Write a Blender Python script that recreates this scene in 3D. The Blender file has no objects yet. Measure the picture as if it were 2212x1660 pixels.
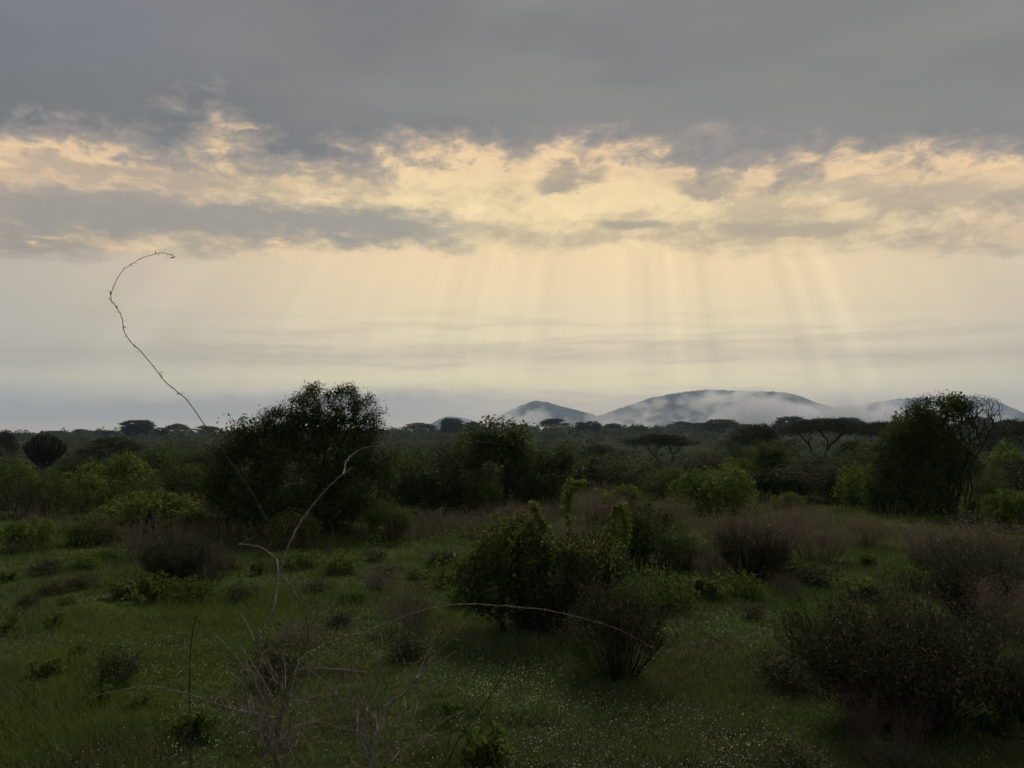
import bpy, math, random
import numpy as np
from mathutils import Vector

# ------------------------------------------------------------------ camera, sky, sun, exposure
scene = bpy.context.scene
COL = scene.collection
W2, H2 = 2212.0, 1660.0             # picture coordinates used for surveying positions
CX, CY, FPX = 1106.0, 830.0, 1661.6
EYE = 2.6
HOR = 946.0
PITCH = math.atan((HOR - CY) / FPX)

cam_d = bpy.data.cameras.new("camera")
cam = bpy.data.objects.new("camera", cam_d)
COL.objects.link(cam)
cam_d.sensor_width = 36.0
cam_d.lens = 36.0 * FPX / W2
cam_d.clip_start = 0.05
cam_d.clip_end = 30000.0
cam.location = (0, 0, EYE)
cam.rotation_euler = (math.pi / 2 + PITCH, 0, 0)
scene.camera = cam

SUN_AZ = math.radians(8.5)          # to the right of straight ahead
SUN_EL = math.radians(42.4)
SUN = Vector((math.sin(SUN_AZ) * math.cos(SUN_EL), math.cos(SUN_AZ) * math.cos(SUN_EL), math.sin(SUN_EL)))
sd = bpy.data.lights.new("sun", 'SUN')
sd.energy = 2.7
sd.angle = math.radians(16)         # veiled by the cloud deck
sd.color = (1.0, 0.90, 0.74)
so = bpy.data.objects.new("sun", sd)
COL.objects.link(so)
so.rotation_euler = SUN.to_track_quat('Z', 'Y').to_euler()

scene.view_settings.view_transform = 'Standard'
scene.view_settings.look = 'None'
scene.view_settings.exposure = 0.0
scene.view_settings.gamma = 1.0
scene.view_settings.use_curve_mapping = False
scene.cycles.use_denoising = True
scene.cycles.denoiser = 'OPENIMAGEDENOISE'
scene.cycles.max_bounces = 6
scene.cycles.diffuse_bounces = 3
scene.cycles.transmission_bounces = 4
scene.cycles.volume_bounces = 2
scene.cycles.volume_max_steps = 256
scene.cycles.caustics_reflective = False
scene.cycles.caustics_refractive = False


def lin(r, g, b):
    f = lambda c: c / 12.92 if c <= 0.04045 else ((c + 0.055) / 1.055) ** 2.4
    return (f(r / 255.0), f(g / 255.0), f(b / 255.0))


class S:
    """a socket with arithmetic"""
    nt = None

    def __init__(self, sock):
        self.s = sock

    @staticmethod
    def m(op, *a):
        n = S.nt.nodes.new('ShaderNodeMath')
        n.operation = op
        for i, v in enumerate(a):
            if isinstance(v, S):
                S.nt.links.new(v.s, n.inputs[i])
            else:
                n.inputs[i].default_value = float(v)
        return S(n.outputs[0])

    def __add__(a, b): return S.m('ADD', a, b)
    __radd__ = __add__
    def __sub__(a, b): return S.m('SUBTRACT', a, b)
    def __rsub__(a, b): return S.m('SUBTRACT', b, a)
    def __mul__(a, b): return S.m('MULTIPLY', a, b)
    __rmul__ = __mul__
    def __truediv__(a, b): return S.m('DIVIDE', a, b)
    def __neg__(a): return S.m('MULTIPLY', a, -1.0)


def sstep(a, b, x):
    n = S.nt.nodes.new('ShaderNodeMapRange')
    n.interpolation_type = 'SMOOTHSTEP'
    n.inputs['From Min'].default_value = a
    n.inputs['From Max'].default_value = b
    S.nt.links.new(x.s, n.inputs['Value'])
    return S(n.outputs['Result'])


def vmul(vec, k, off=(0, 0, 0)):
    n = S.nt.nodes.new('ShaderNodeVectorMath')
    n.operation = 'MULTIPLY_ADD'
    S.nt.links.new(vec, n.inputs[0])
    n.inputs[1].default_value = k
    n.inputs[2].default_value = off
    return n.outputs[0]


def noise(vec, scale=1.0, detail=4.0, rough=0.5, dist=0.0, dims='3D', w=None):
    n = S.nt.nodes.new('ShaderNodeTexNoise')
    n.noise_dimensions = dims
    n.inputs['Scale'].default_value = scale
    n.inputs['Detail'].default_value = detail
    n.inputs['Roughness'].default_value = rough
    n.inputs['Distortion'].default_value = dist
    if dims == '1D':
        S.nt.links.new(w.s, n.inputs['W'])
    else:
        S.nt.links.new(vec, n.inputs['Vector'])
    return S(n.outputs[0])


def mixc(f, a, b, mode='MIX'):
    n = S.nt.nodes.new('ShaderNodeMix')
    n.data_type = 'RGBA'
    n.blend_type = mode
    n.clamp_factor = True
    if isinstance(f, S):
        S.nt.links.new(f.s, n.inputs[0])
    else:
        n.inputs[0].default_value = f
    for i, c in ((6, a), (7, b)):
        if isinstance(c, tuple):
            n.inputs[i].default_value = (c[0], c[1], c[2], 1)
        else:
            S.nt.links.new(c, n.inputs[i])
    return n.outputs[2]


def scalec(c, f):
    """colour times scalar"""
    n = S.nt.nodes.new('ShaderNodeVectorMath')
    n.operation = 'SCALE'
    S.nt.links.new(c, n.inputs[0])
    if isinstance(f, S):
        S.nt.links.new(f.s, n.inputs['Scale'])
    else:
        n.inputs['Scale'].default_value = f
    return n.outputs[0]


world = bpy.data.worlds.new("World")
scene.world = world
world.use_nodes = True


def build_sky():
    nt = world.node_tree
    nt.nodes.clear()
    S.nt = nt
    tc = nt.nodes.new('ShaderNodeTexCoord')
    d = tc.outputs['Generated']
    sep = nt.nodes.new('ShaderNodeSeparateXYZ')
    nt.links.new(d, sep.inputs[0])
    x, y, z = (S(o) for o in sep.outputs)
    A = S.m('ARCTAN2', x, y) * (180 / math.pi)                 # azimuth from straight ahead
    E = S.m('ARCSINE', z) * (180 / math.pi)                    # elevation
    aa = S.m('MINIMUM', S.m('MULTIPLY', A, A) / (34.0 * 34.0), 1.4)
    E = E * (1.0 + 0.2 * aa)
    n_big = noise(vmul(d, (3.2, 3.2, 9.0), (1.3, 0.2, 4.1)), 1, 2, 0.5)
    n_mid = noise(vmul(d, (11, 11, 24), (7.1, 2.2, 0.4)), 1, 5, 0.6, 0.0)
    n_fin = noise(vmul(d, (24, 24, 70), (2.7, 5.2, 8.4)), 1, 4, 0.6, 0.0)
    n_str = noise(vmul(d, (7, 7, 75), (0.7, 9.2, 3.4)), 1, 2, 0.55, 0.0)
    n_puf = noise(vmul(d, (30, 30, 44), (4.4, 1.2, 6.6)), 1, 4, 0.58, 0.8)
    n_soft = noise(vmul(d, (4, 4, 14), (14.4, 3.2, 1.6)), 1, 1, 0.45)

    # ---- lower sky: cream light under the deck, weaker away from the sun's azimuth
    side = sstep(8, 46, S.m('ABSOLUTE', A - 6.0))               # 0 near the sun, 1 far
    glow = mixc(side, lin(244, 221, 178), lin(190, 183, 170))
    warm = mixc(sstep(6.0, 13.5, E), lin(244, 228, 188), lin(255, 223, 170))
    warm_s = mixc(sstep(6.0, 13.5, E), lin(186, 181, 168), lin(194, 184, 169))
    low = mixc(side, warm, warm_s)
    low = mixc(0.35, low, glow)
    # faint stratus streaks in it
    st = sstep(0.46, 0.66, n_str + (n_soft - 0.5) * 0.35) * sstep(11.0, 7.0, E) * 0.34
    low = mixc(st, low, lin(186, 174, 150))
    bandd = S.m('EXPONENT', -(((E - 6.3 + (n_soft - 0.5) * 1.6) / 0.75) * ((E - 6.3 + (n_soft - 0.5) * 1.6) / 0.75)))
    low = mixc(bandd * 0.34, low, lin(178, 168, 145))
    # bright strip above the far cloud bank
    eb = E - 4.35 + (n_soft - 0.5) * 1.0
    strip = S.m('EXPONENT', -((eb / 0.75) * (eb / 0.75)))
    strip_c = mixc(sstep(8, 42, S.m('ABSOLUTE', A - 4.0)), lin(250, 235, 182), lin(212, 200, 172))
    low = mixc(strip * 0.75, low, strip_c)
    # sun rays fanning out below the deck, about the sun's direction
    up = Vector((0, 0, 1))
    sv = (-(up - SUN * up.dot(SUN))).normalized()
    su = SUN.cross(sv).normalized()

    def dot(v):
        n = nt.nodes.new('ShaderNodeVectorMath')
        n.operation = 'DOT_PRODUCT'
        nt.links.new(d, n.inputs[0])
        n.inputs[1].default_value = v
        return S(n.outputs['Value'])
    phi = S.m('ARCTAN2', dot(su), dot(sv))
    r1 = noise(None, 8.0, 1.5, 0.5, 0, '1D', phi + 5.27)
    r2 = noise(None, 30.0, 0.5, 0.5, 0, '1D', phi + 9.13)
    rays = (r1 - 0.5) * 0.8 + (r2 - 0.5) * 0.38
    gate = 0.35 + sstep(0.42, 0.62, noise(None, 4.2, 0.0, 0.5, 0, '1D', phi + 1.9)) * 0.65
    rfade = gate * sstep(1.5, 6.0, E) * sstep(15.6, 13.6, E) * sstep(46, 22, S.m('ABSOLUTE', A - 2.0))
    low = scalec(low, 1.0 + rays * rfade * 0.33)
    # grey bank standing on the horizon, thicker to the left
    bank_top = 3.2 + (n_big - 0.5) * 2.4 + (n_fin - 0.5) * 1.9
    bank = sstep(-0.7, 0.8, bank_top - E)
    bank_c = mixc(sstep(-14, 8, A), lin(168, 164, 156), lin(207, 188, 160))
    bank_c = mixc(sstep(1.9, 0.5, E) * 0.65, bank_c, lin(212, 188, 160))
    low = mixc(bank * mix_s(sstep(-8, 14, A), 0.85, 0.55), low, bank_c)

    # ---- broken cloud belt between the deck and the clear strip
    cl = n_mid * 0.62 + n_puf * 0.38 + (n_big - 0.5) * 0.5
    body = sstep(0.40, 0.60, cl)                                 # shaded cloud bodies
    near_sun = sstep(42, 6, S.m('ABSOLUTE', A - 5.0))
    lit = mixc(near_sun, lin(234, 202, 166), lin(255, 228, 172))
    lit = mixc(sstep(17.0, 20.5, E), lit, lin(244, 206, 160))
    shade = mixc(near_sun, lin(158, 148, 136), lin(192, 172, 142))
    belt = mixc(body, lit, shade)
    # thin veil keeps the belt soft
    belt = scalec(belt, 0.40 + n_puf * 0.62 + n_fin * 0.58)
    belt = mixc(0.22, belt, mixc(near_sun, lin(186, 172, 152), lin(228, 205, 160)))
    edge_lo = E - 13.9 + (n_fin - 0.5) * 2.6 + (n_mid - 0.5) * 2.2 + sstep(-6, -30, A) * 0.4
    sky = mixc(sstep(-0.7, 0.9, edge_lo), low, belt)

    def lens(a0, e0, wa, we, wob, col, amt, tilt=0.0, lo=0.35, hi=0.95):
        da = (A - a0) / wa
        de = (E - e0 - (A - a0) * tilt + (n_fin - 0.5) * wob + (n_mid - 0.5) * wob) / we
        g = S.m('EXPONENT', -(da * da * da * da + de * de))
        return sstep(lo, hi, g) * amt, col
    for args in (
        (-9.0, 18.6, 9.0, 1.5, 3.0, lin(255, 228, 172), 0.6, 0.05, 0.1, 1.0),
        (13.0, 17.1, 15.0, 1.4, 3.0, lin(255, 227, 172), 0.5, 0.02, 0.1, 1.0),
    ):
        m, c = lens(*args)
        sky = mixc(m * sstep(0.62, 0.42, cl * 0.6 + n_fin * 0.4), sky, c)
    # long grey roll on the left and thin bars on the right
    for args in (
        (-20.0, 16.0, 21.0, 2.0, 2.8, lin(158, 152, 141), 0.95, -0.05),
        (-29.0, 17.4, 9.0, 1.6, 3.0, lin(160, 152, 142), 0.75, -0.03),
        (9.0, 15.75, 3.2, 0.42, 0.7, lin(174, 161, 138), 0.85, -0.01),
        (20.5, 15.45, 6.0, 0.70, 1.3, lin(184, 168, 142), 0.85, 0.01),
        (4.5, 19.0, 3.2, 1.5, 3.4, lin(150, 142, 130), 0.75, 0.03),
        (14.5, 18.4, 2.6, 1.2, 3.4, lin(152, 144, 132), 0.75, 0.05),
        (-27.5, 19.6, 8.0, 1.1, 4.2, lin(176, 160, 142), 0.7, -0.04),
        (-12.0, 18.9, 4.0, 0.9, 4.2, lin(186, 167, 143), 0.6, 0.03),
        (27.0, 18.2, 7.0, 1.0, 3.0, lin(188, 170, 148), 0.7, 0.0),
    ):
        m, c = lens(*args)
        sky = mixc(m, sky, c)
    # small bright streaks hanging under the left roll
    sx = sstep(0.52, 0.66, n_fin * 0.6 + n_str * 0.4)
    wn = S.m('EXPONENT', -(((E - 14.55) / 0.75) * ((E - 14.55) / 0.75))) * sstep(-8, -16, A)
    sky = mixc(sx * wn, sky, lin(252, 214, 160))

    # ---- the deck: even grey, all the way over and behind
    deck_n = noise(vmul(d, (2.6, 2.6, 9.0), (3.3, 8.2, 1.1)), 1, 3, 0.55)
    deck_c = mixc(sstep(-25, 30, A), lin(115, 117, 118), lin(128, 127, 124))
    deck_c = mixc(sstep(0.40, 0.68, deck_n) * 0.5, deck_c, lin(146, 142, 136))
    deck_c = mixc(sstep(24, 30, E) * sstep(-14, -30, A) * 0.5, deck_c, lin(118, 122, 134))
    edge = E - 20.5 + sstep(-10, -30, A) * -0.9
    edge = edge + (n_big - 0.5) * 7.0 + (n_mid - 0.5) * 8.0 + (n_puf - 0.5) * 3.6 + (n_fin - 0.5) * 2.6
    rim = S.m('EXPONENT', -(((edge + 1.0) / 0.9) * ((edge + 1.0) / 0.9)))
    sky = mixc(rim * 0.55 * (1.0 - body * 0.75), sky, lin(255, 219, 168))
    thin = mixc(sstep(0.2, 2.4, edge), lin(158, 148, 138), deck_c)
    sky = mixc(sstep(-1.5, 1.0, edge), sky, thin)
    # a couple of lit gaps in the deck
    m, c = lens(-20.5, 22.6, 3.8, 0.75, 1.6, lin(226, 192, 156), 0.75, -0.03, 0.45, 1.0)
    sky = mixc(m * sstep(0.46, 0.6, n_fin), sky, c)
    # below the horizon
    sky = mixc(sstep(0.0, -1.2, E), sky, lin(120, 118, 110))

    # ---- clear sky of the day behind the thin cloud
    nis = nt.nodes.new('ShaderNodeTexSky')
    nis.sky_type = 'NISHITA'
    nis.sun_disc = False
    nis.sun_elevation = SUN_EL
    nis.sun_rotation = SUN_AZ
    out = mixc(0.98, nis.outputs[0], scalec(sky, 10.0))
    bg = nt.nodes.new('ShaderNodeBackground')
    bg.inputs['Strength'].default_value = 0.1
    nt.links.new(out, bg.inputs['Color'])
    wo = nt.nodes.new('ShaderNodeOutputWorld')
    nt.links.new(bg.outputs[0], wo.inputs['Surface'])
    world.cycles.sampling_method = 'NONE'                       # an even overcast needs no light sampling


def mix_s(f, a, b):
    return f * (b - a) + a


build_sky()


# ------------------------------------------------------------------ survey helpers
def sm(a, b, t):
    t = np.clip((np.asarray(t, float) - a) / (b - a), 0, 1)
    return t * t * (3 - 2 * t)


def terr(x, y):
    """height of the ground"""
    x = np.asarray(x, float)
    y = np.asarray(y, float)
    z = -2.5 * sm(34, 100, y) + 11.0 * sm(110, 700, y) - 6.0 * sm(820, 1700, y)
    z = z + 0.010 * x * sm(150, 600, y) * (1 - sm(900, 1500, y))
    near = 0.05 * np.sin(x * 0.55 + 1.0) * np.cos(y * 0.43) + 0.03 * np.sin(x * 1.3 + y * 0.9)
    far = 0.5 * np.sin(x * 0.031 + 2) * np.sin(y * 0.027) + 0.25 * np.sin(x * 0.09) * np.cos(y * 0.07 + 1)
    return z + near * sm(4, 8, np.hypot(x, y)) + far * sm(45, 140, y)


CP, SP = math.cos(PITCH), math.sin(PITCH)


def ray(px, py):
    u, v = px - CX, CY - py
    return Vector((u, FPX * CP - v * SP, FPX * SP + v * CP))


def at(px, py, dist):
    """point seen at (px, py) at forward distance dist"""
    r = ray(px, py)
    return Vector((r.x * dist / r.y, dist, EYE + r.z * dist / r.y))


def ground_at(px, py):
    r = ray(px, py)
    dist = max(EYE * r.y / -r.z, 0.1) if r.z < -1e-6 else 500.0
    for _ in range(60):
        p = at(px, py, dist)
        e = p.z - float(terr(p.x, p.y))
        step = e * r.y / -min(r.z, -25.0)
        dist += max(min(step * 0.6, 15), -15)
        if abs(e) < 1e-3:
            break
    return at(px, py, dist)


def px_size(npx, dist):
    return npx * dist / FPX


# ------------------------------------------------------------------ mesh helpers
def mesh(name, verts, quads=None, tris=None, mats=(), smooth=False):
    verts = np.asarray(verts, np.float32).reshape(-1, 3)
    me = bpy.data.meshes.new(name)
    q = np.asarray(quads if quads is not None else np.zeros((0, 4)), np.int32).reshape(-1, 4)
    t = np.asarray(tris if tris is not None else np.zeros((0, 3)), np.int32).reshape(-1, 3)
    me.vertices.add(len(verts))
    me.vertices.foreach_set('co', verts.ravel())
    loops = np.concatenate([q.ravel(), t.ravel()])
    me.loops.add(len(loops))
    me.loops.foreach_set('vertex_index', loops)
    n = len(q) + len(t)
    tot = np.concatenate([np.full(len(q), 4, np.int32), np.full(len(t), 3, np.int32)])
    me.polygons.add(n)
    me.polygons.foreach_set('loop_start', np.concatenate([[0], np.cumsum(tot)[:-1]]).astype(np.int32) if n else [])
    me.polygons.foreach_set('loop_total', tot)
    if smooth:
        me.polygons.foreach_set('use_smooth', np.ones(n, bool))
    me.update()
    me.validate()
    for m in mats:
        me.materials.append(m)
    return me


def obj(name, me, parent=None):
    o = bpy.data.objects.new(name, me)
    COL.objects.link(o)
    if parent is not None:
        o.parent = parent
    return o


def tag(o, label=None, cat=None, group=None, kind=None):
    if label: o['label'] = label
    if cat: o['category'] = cat
    if group: o['group'] = group
    if kind: o['kind'] = kind
    return o


def join(parts):
    """join (verts, quads, tris) tuples"""
    V, Q, T, k = [], [], [], 0
    for p in parts:
        v = np.asarray(p[0], float).reshape(-1, 3)
        V.append(v)
        if p[1] is not None and len(p[1]): Q.append(np.asarray(p[1]) + k)
        if len(p) > 2 and p[2] is not None and len(p[2]): T.append(np.asarray(p[2]) + k)
        k += len(v)
    V = np.concatenate(V) if V else np.zeros((0, 3))
    return (V, np.concatenate(Q) if Q else np.zeros((0, 4), int), np.concatenate(T) if T else np.zeros((0, 3), int))


def tube(P, R, sides=5):
    P = np.asarray(P, float)
    R = np.asarray(R, float)
    n = len(P)
    T = np.gradient(P, axis=0)
    T /= np.linalg.norm(T, axis=1, keepdims=True) + 1e-9
    ref = np.where(np.abs(T[:, 2:3]) > 0.92, np.array([[1.0, 0.1, 0]]), np.array([[0.05, 0.1, 1.0]]))
    ref = np.broadcast_to(ref.mean(0), T.shape) if n < 3 else ref
    # one steady reference for the whole tube
    m = T.mean(0)
    a = np.eye(3)[np.argmin(np.abs(m))]
    U = np.cross(T, a)
    U /= np.linalg.norm(U, axis=1, keepdims=True) + 1e-9
    Wv = np.cross(T, U)
    ang = np.linspace(0, 2 * math.pi, sides, endpoint=False)
    V = P[:, None, :] + R[:, None, None] * (np.cos(ang)[None, :, None] * U[:, None, :] + np.sin(ang)[None, :, None] * Wv[:, None, :])
    i = np.arange(n - 1)[:, None] * sides
    j = np.arange(sides)[None, :]
    j2 = (j + 1) % sides
    Q = np.stack([i + j, i + j2, i + sides + j2, i + sides + j], -1).reshape(-1, 4)
    return V.reshape(-1, 3), Q, None


def unit(v):
    return v / (np.linalg.norm(v, axis=-1, keepdims=True) + 1e-9)


def smooth_path(pts, n):
    """Catmull-Rom through the points"""
    P = np.asarray(pts, float)
    P = np.vstack([2 * P[0] - P[1], P, 2 * P[-1] - P[-2]])
    seg = len(P) - 3
    t = np.linspace(0, seg, n)
    k = np.minimum(t.astype(int), seg - 1)
    f = (t - k)[:, None]
    p0, p1, p2, p3 = P[k], P[k + 1], P[k + 2], P[k + 3]
    return 0.5 * ((2 * p1) + (-p0 + p2) * f + (2 * p0 - 5 * p1 + 4 * p2 - p3) * f ** 2 + (-p0 + 3 * p1 - 3 * p2 + p3) * f ** 3)


def leaf_cards(C, size, rng, up=0.35, droop=0.0, aspect=0.42, fold=0.25, axis=None, vary=0.45):
    """one folded, pointed leaf for each centre"""
    n = len(C)
    ax = rng.normal(size=(n, 3)) if axis is None else axis + 0.55 * rng.normal(size=(n, 3))
    ax[:, 2] += -droop
    ax = unit(ax)
    nr = rng.normal(size=(n, 3))
    nr[:, 2] = np.abs(nr[:, 2]) + up * 3
    side = unit(np.cross(ax, nr))
    nr = np.cross(side, ax)
    s = (size * (1 - vary / 2 + vary * rng.random(n)))[:, None]
    b = C - ax * s * 0.5
    t = C + ax * s * 0.5
    w = side * s * aspect * 0.5
    l = C - ax * s * 0.05 + w + nr * s * fold * 0.3
    r = C - ax * s * 0.05 - w + nr * s * fold * 0.3
    V = np.stack([b, l, t, r], 1).reshape(-1, 3)
    Q = np.arange(n * 4).reshape(-1, 4)
    return V, Q, None


def skeleton(tips, roots, rng, k_path=0.35, lift=0.35, r_tip=0.004, power=0.44, sub=4, wob=0.05, base_r=None):
    """grow woody branches from the roots to all tips; returns joined tubes and the tips' directions"""
    pos = [np.array(r, float) for r in roots]
    par = [-1] * len(pos)
    plen = [0.0] * len(pos)
    dirs = [np.array([0, 0, 1.0])] * len(pos)
    root = np.mean(pos, axis=0)
    order = np.argsort(np.linalg.norm(tips - root, axis=1))
    arr = np.zeros((len(roots) + len(tips) * sub + 5, 3))
    pl = np.zeros(len(arr))
    for i, p in enumerate(pos):
        arr[i] = p
    n = len(pos)
    tip_dirs = np.zeros_like(tips)
    leafnodes = []
    for ti in order:
        tp = tips[ti]
        dv = tp - arr[:n]
        dd = np.linalg.norm(dv, axis=1)
        pen = np.where(dv[:, 2] < 0, -dv[:, 2] * 1.2, 0)
        k = int(np.argmin(dd + k_path * pl[:n] + pen))
        L = dd[k]
        p0 = arr[k]
        d0 = dirs[k]
        c = p0 + (d0 * 0.6 + np.array([0, 0, lift])) * L * 0.45
        prev = k
        for s in range(1, sub + 1):
            t = s / sub
            p = (1 - t) ** 2 * p0 + 2 * t * (1 - t) * c + t * t * tp
            if s < sub:
                p = p + rng.normal(size=3) * wob * L
            arr[n] = p
            pl[n] = pl[prev] + np.linalg.norm(p - arr[prev])
            dirs.append(unit(p - arr[prev]))
            par.append(prev)
            prev = n
            n += 1
        tip_dirs[ti] = dirs[-1]
        leafnodes.append(prev)
    cnt = np.zeros(n)
    for l in leafnodes:
        cnt[l] = 1
    for i in range(n - 1, -1, -1):
        if par[i] >= 0:
            cnt[par[i]] += cnt[i]
    rad = r_tip * np.maximum(cnt, 1) ** power
    if base_r:
        rad *= base_r / rad.max()
        rad = np.maximum(rad, r_tip)
    kids = [[] for _ in range(n)]
    for i in range(n):
        if par[i] >= 0:
            kids[par[i]].append(i)
    parts = []
    starts = [(i, -1) for i in range(len(roots))]
    while starts:
        i, p = starts.pop()
        chain = ([p] if p >= 0 else []) + [i]
        cur = i
        while kids[cur]:
            ks = sorted(kids[cur], key=lambda q: -cnt[q])
            for o in ks[1:]:
                starts.append((o, cur))
            cur = ks[0]
            chain.append(cur)
        if len(chain) < 2:
            continue
        R = rad[chain].copy()
        if p >= 0:
            R[0] = min(R[0], R[1] * 1.25)
        R[-1] *= 0.5
        parts.append(tube(arr[chain], R, 6 if R[0] > 0.03 else (4 if R[0] > 0.008 else 3)))
    return join(parts), tip_dirs


def in_blobs(n, blobs, rng, shell=0.0):
    """n points spread through a union of ellipsoids (cx,cy,cz,rx,ry,rz); shell pushes them outward"""
    B = np.array(blobs, float)
    wgt = (B[:, 3] * B[:, 4] * B[:, 5]) ** 0.8
    k = rng.choice(len(B), n, p=wgt / wgt.sum())
    u = unit(rng.normal(size=(n, 3)))
    r = rng.random(n) ** (1 / 3.0)
    r = r * (1 - shell) + (0.82 + 0.2 * rng.random(n)) * shell
    return B[k, :3] + u * r[:, None] * B[k, 3:6]


# ------------------------------------------------------------------ materials
def new_mat(name):
    m = bpy.data.materials.new(name)
    m.use_nodes = True
    m.node_tree.nodes.clear()
    S.nt = m.node_tree
    return m


def out_surface(sh):
    o = S.nt.nodes.new('ShaderNodeOutputMaterial')
    S.nt.links.new(sh, o.inputs['Surface'])


def principled(col, rough=0.6, spec=0.3, normal=None):
    b = S.nt.nodes.new('ShaderNodeBsdfPrincipled')
    if isinstance(col, tuple):
        b.inputs['Base Color'].default_value = (*col, 1)
    else:
        S.nt.links.new(col, b.inputs['Base Color'])
    b.inputs['Roughness'].default_value = rough
    b.inputs['Specular IOR Level'].default_value = spec
    if normal is not None:
        S.nt.links.new(normal, b.inputs['Normal'])
    return b.outputs[0]


def leaf_mat(name, a, b, c=None, trans=0.3, rough=0.55, objvar=0.25, clump=3.2):
    """leaves vary one by one between colours a and b, with a few of colour c, and plant by plant"""
    m = new_mat(name)
    nt = S.nt
    g = nt.nodes.new('ShaderNodeNewGeometry')
    rnd = S(g.outputs['Random Per Island'])
    oi = nt.nodes.new('ShaderNodeObjectInfo')
    orn = S(oi.outputs['Random'])
    tc = nt.nodes.new('ShaderNodeTexCoord')
    cl = noise(tc.outputs['Object'], clump, 2, 0.5)                # sprays of older and younger leaves
    col = mixc(sstep(0.3, 0.7, cl) * 0.65 + rnd * 0.35, a, b)
    if c is not None:
        col = mixc(sstep(0.86, 0.97, rnd), col, c)
    col = scalec(col, 1.0 - objvar / 2 + orn * objvar)
    p = principled(col, 0.75, 0.05)
    t = nt.nodes.new('ShaderNodeBsdfTranslucent')
    nt.links.new(scalec(col, 1.1), t.inputs['Color'])
    mx = nt.nodes.new('ShaderNodeMixShader')
    mx.inputs[0].default_value = trans
    nt.links.new(p, mx.inputs[1])
    nt.links.new(t.outputs[0], mx.inputs[2])
    out_surface(mx.outputs[0])
    return m


def bark_mat(name, a, b, scale=30.0):
    m = new_mat(name)
    tc = S.nt.nodes.new('ShaderNodeTexCoord')
    n = noise(vmul(tc.outputs['Object'], (scale, scale, scale * 0.3)), 1, 4, 0.6)
    col = mixc(sstep(0.35, 0.65, n), a, b)
    bp = S.nt.nodes.new('ShaderNodeBump')
    bp.inputs['Strength'].default_value = 0.5
    bp.inputs['Distance'].default_value = 0.004
    S.nt.links.new(n.s, bp.inputs['Height'])
    out_surface(principled(col, 0.85, 0.2, bp.outputs[0]))
    return m


M = {}
M['dark_leaf'] = leaf_mat('dark_leaf', (0.022, 0.034, 0.012), (0.062, 0.084, 0.020), (0.10, 0.12, 0.035), trans=0.25)
M['olive_leaf'] = leaf_mat('olive_leaf', (0.044, 0.062, 0.015), (0.090, 0.112, 0.024), trans=0.3)
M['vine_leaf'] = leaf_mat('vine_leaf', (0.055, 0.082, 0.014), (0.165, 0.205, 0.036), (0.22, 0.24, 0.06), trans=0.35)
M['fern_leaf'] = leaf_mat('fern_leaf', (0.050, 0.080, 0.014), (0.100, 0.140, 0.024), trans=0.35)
M['scrub_leaf'] = leaf_mat('scrub_leaf', (0.032, 0.040, 0.018), (0.072, 0.080, 0.034), (0.15, 0.13, 0.085), trans=0.2)
M['dry_leaf'] = leaf_mat('dry_leaf', (0.120, 0.088, 0.066), (0.230, 0.172, 0.134), (0.32, 0.27, 0.22), trans=0.25)
M['grey_herb'] = leaf_mat('grey_herb', (0.070, 0.068, 0.042), (0.125, 0.115, 0.075), trans=0.25)
M['far_leaf'] = leaf_mat('far_leaf', (0.024, 0.034, 0.018), (0.056, 0.074, 0.032), trans=0.2)
M['far_green'] = leaf_mat('far_green', (0.016, 0.026, 0.014), (0.085, 0.115, 0.046), trans=0.25, clump=0.17)
M['thicket_leaf'] = leaf_mat('thicket_leaf', (0.018, 0.022, 0.013), (0.062, 0.070, 0.032), trans=0.2, clump=0.45)
M['acacia_leaf'] = leaf_mat('acacia_leaf', (0.024, 0.026, 0.014), (0.044, 0.046, 0.022), trans=0.2)
M['cactus'] = leaf_mat('cactus', (0.018, 0.024, 0.014), (0.034, 0.044, 0.022), trans=0.0)
M['big_leaf'] = leaf_mat('big_leaf', (0.085, 0.125, 0.030), (0.125, 0.165, 0.040), trans=0.35)
M['bark'] = bark_mat('bark', (0.030, 0.024, 0.020), (0.085, 0.070, 0.058))
M['bark_pale'] = bark_mat('bark_pale', (0.085, 0.070, 0.062), (0.215, 0.185, 0.165), 45)
M['bark_black'] = bark_mat('bark_black', (0.012, 0.010, 0.009), (0.035, 0.029, 0.024))
M['twig_red'] = bark_mat('twig_red', (0.080, 0.060, 0.046), (0.18, 0.136, 0.108), 40)
M['twig_grey'] = bark_mat('twig_grey', (0.085, 0.070, 0.056), (0.20, 0.165, 0.135), 40)


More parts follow.
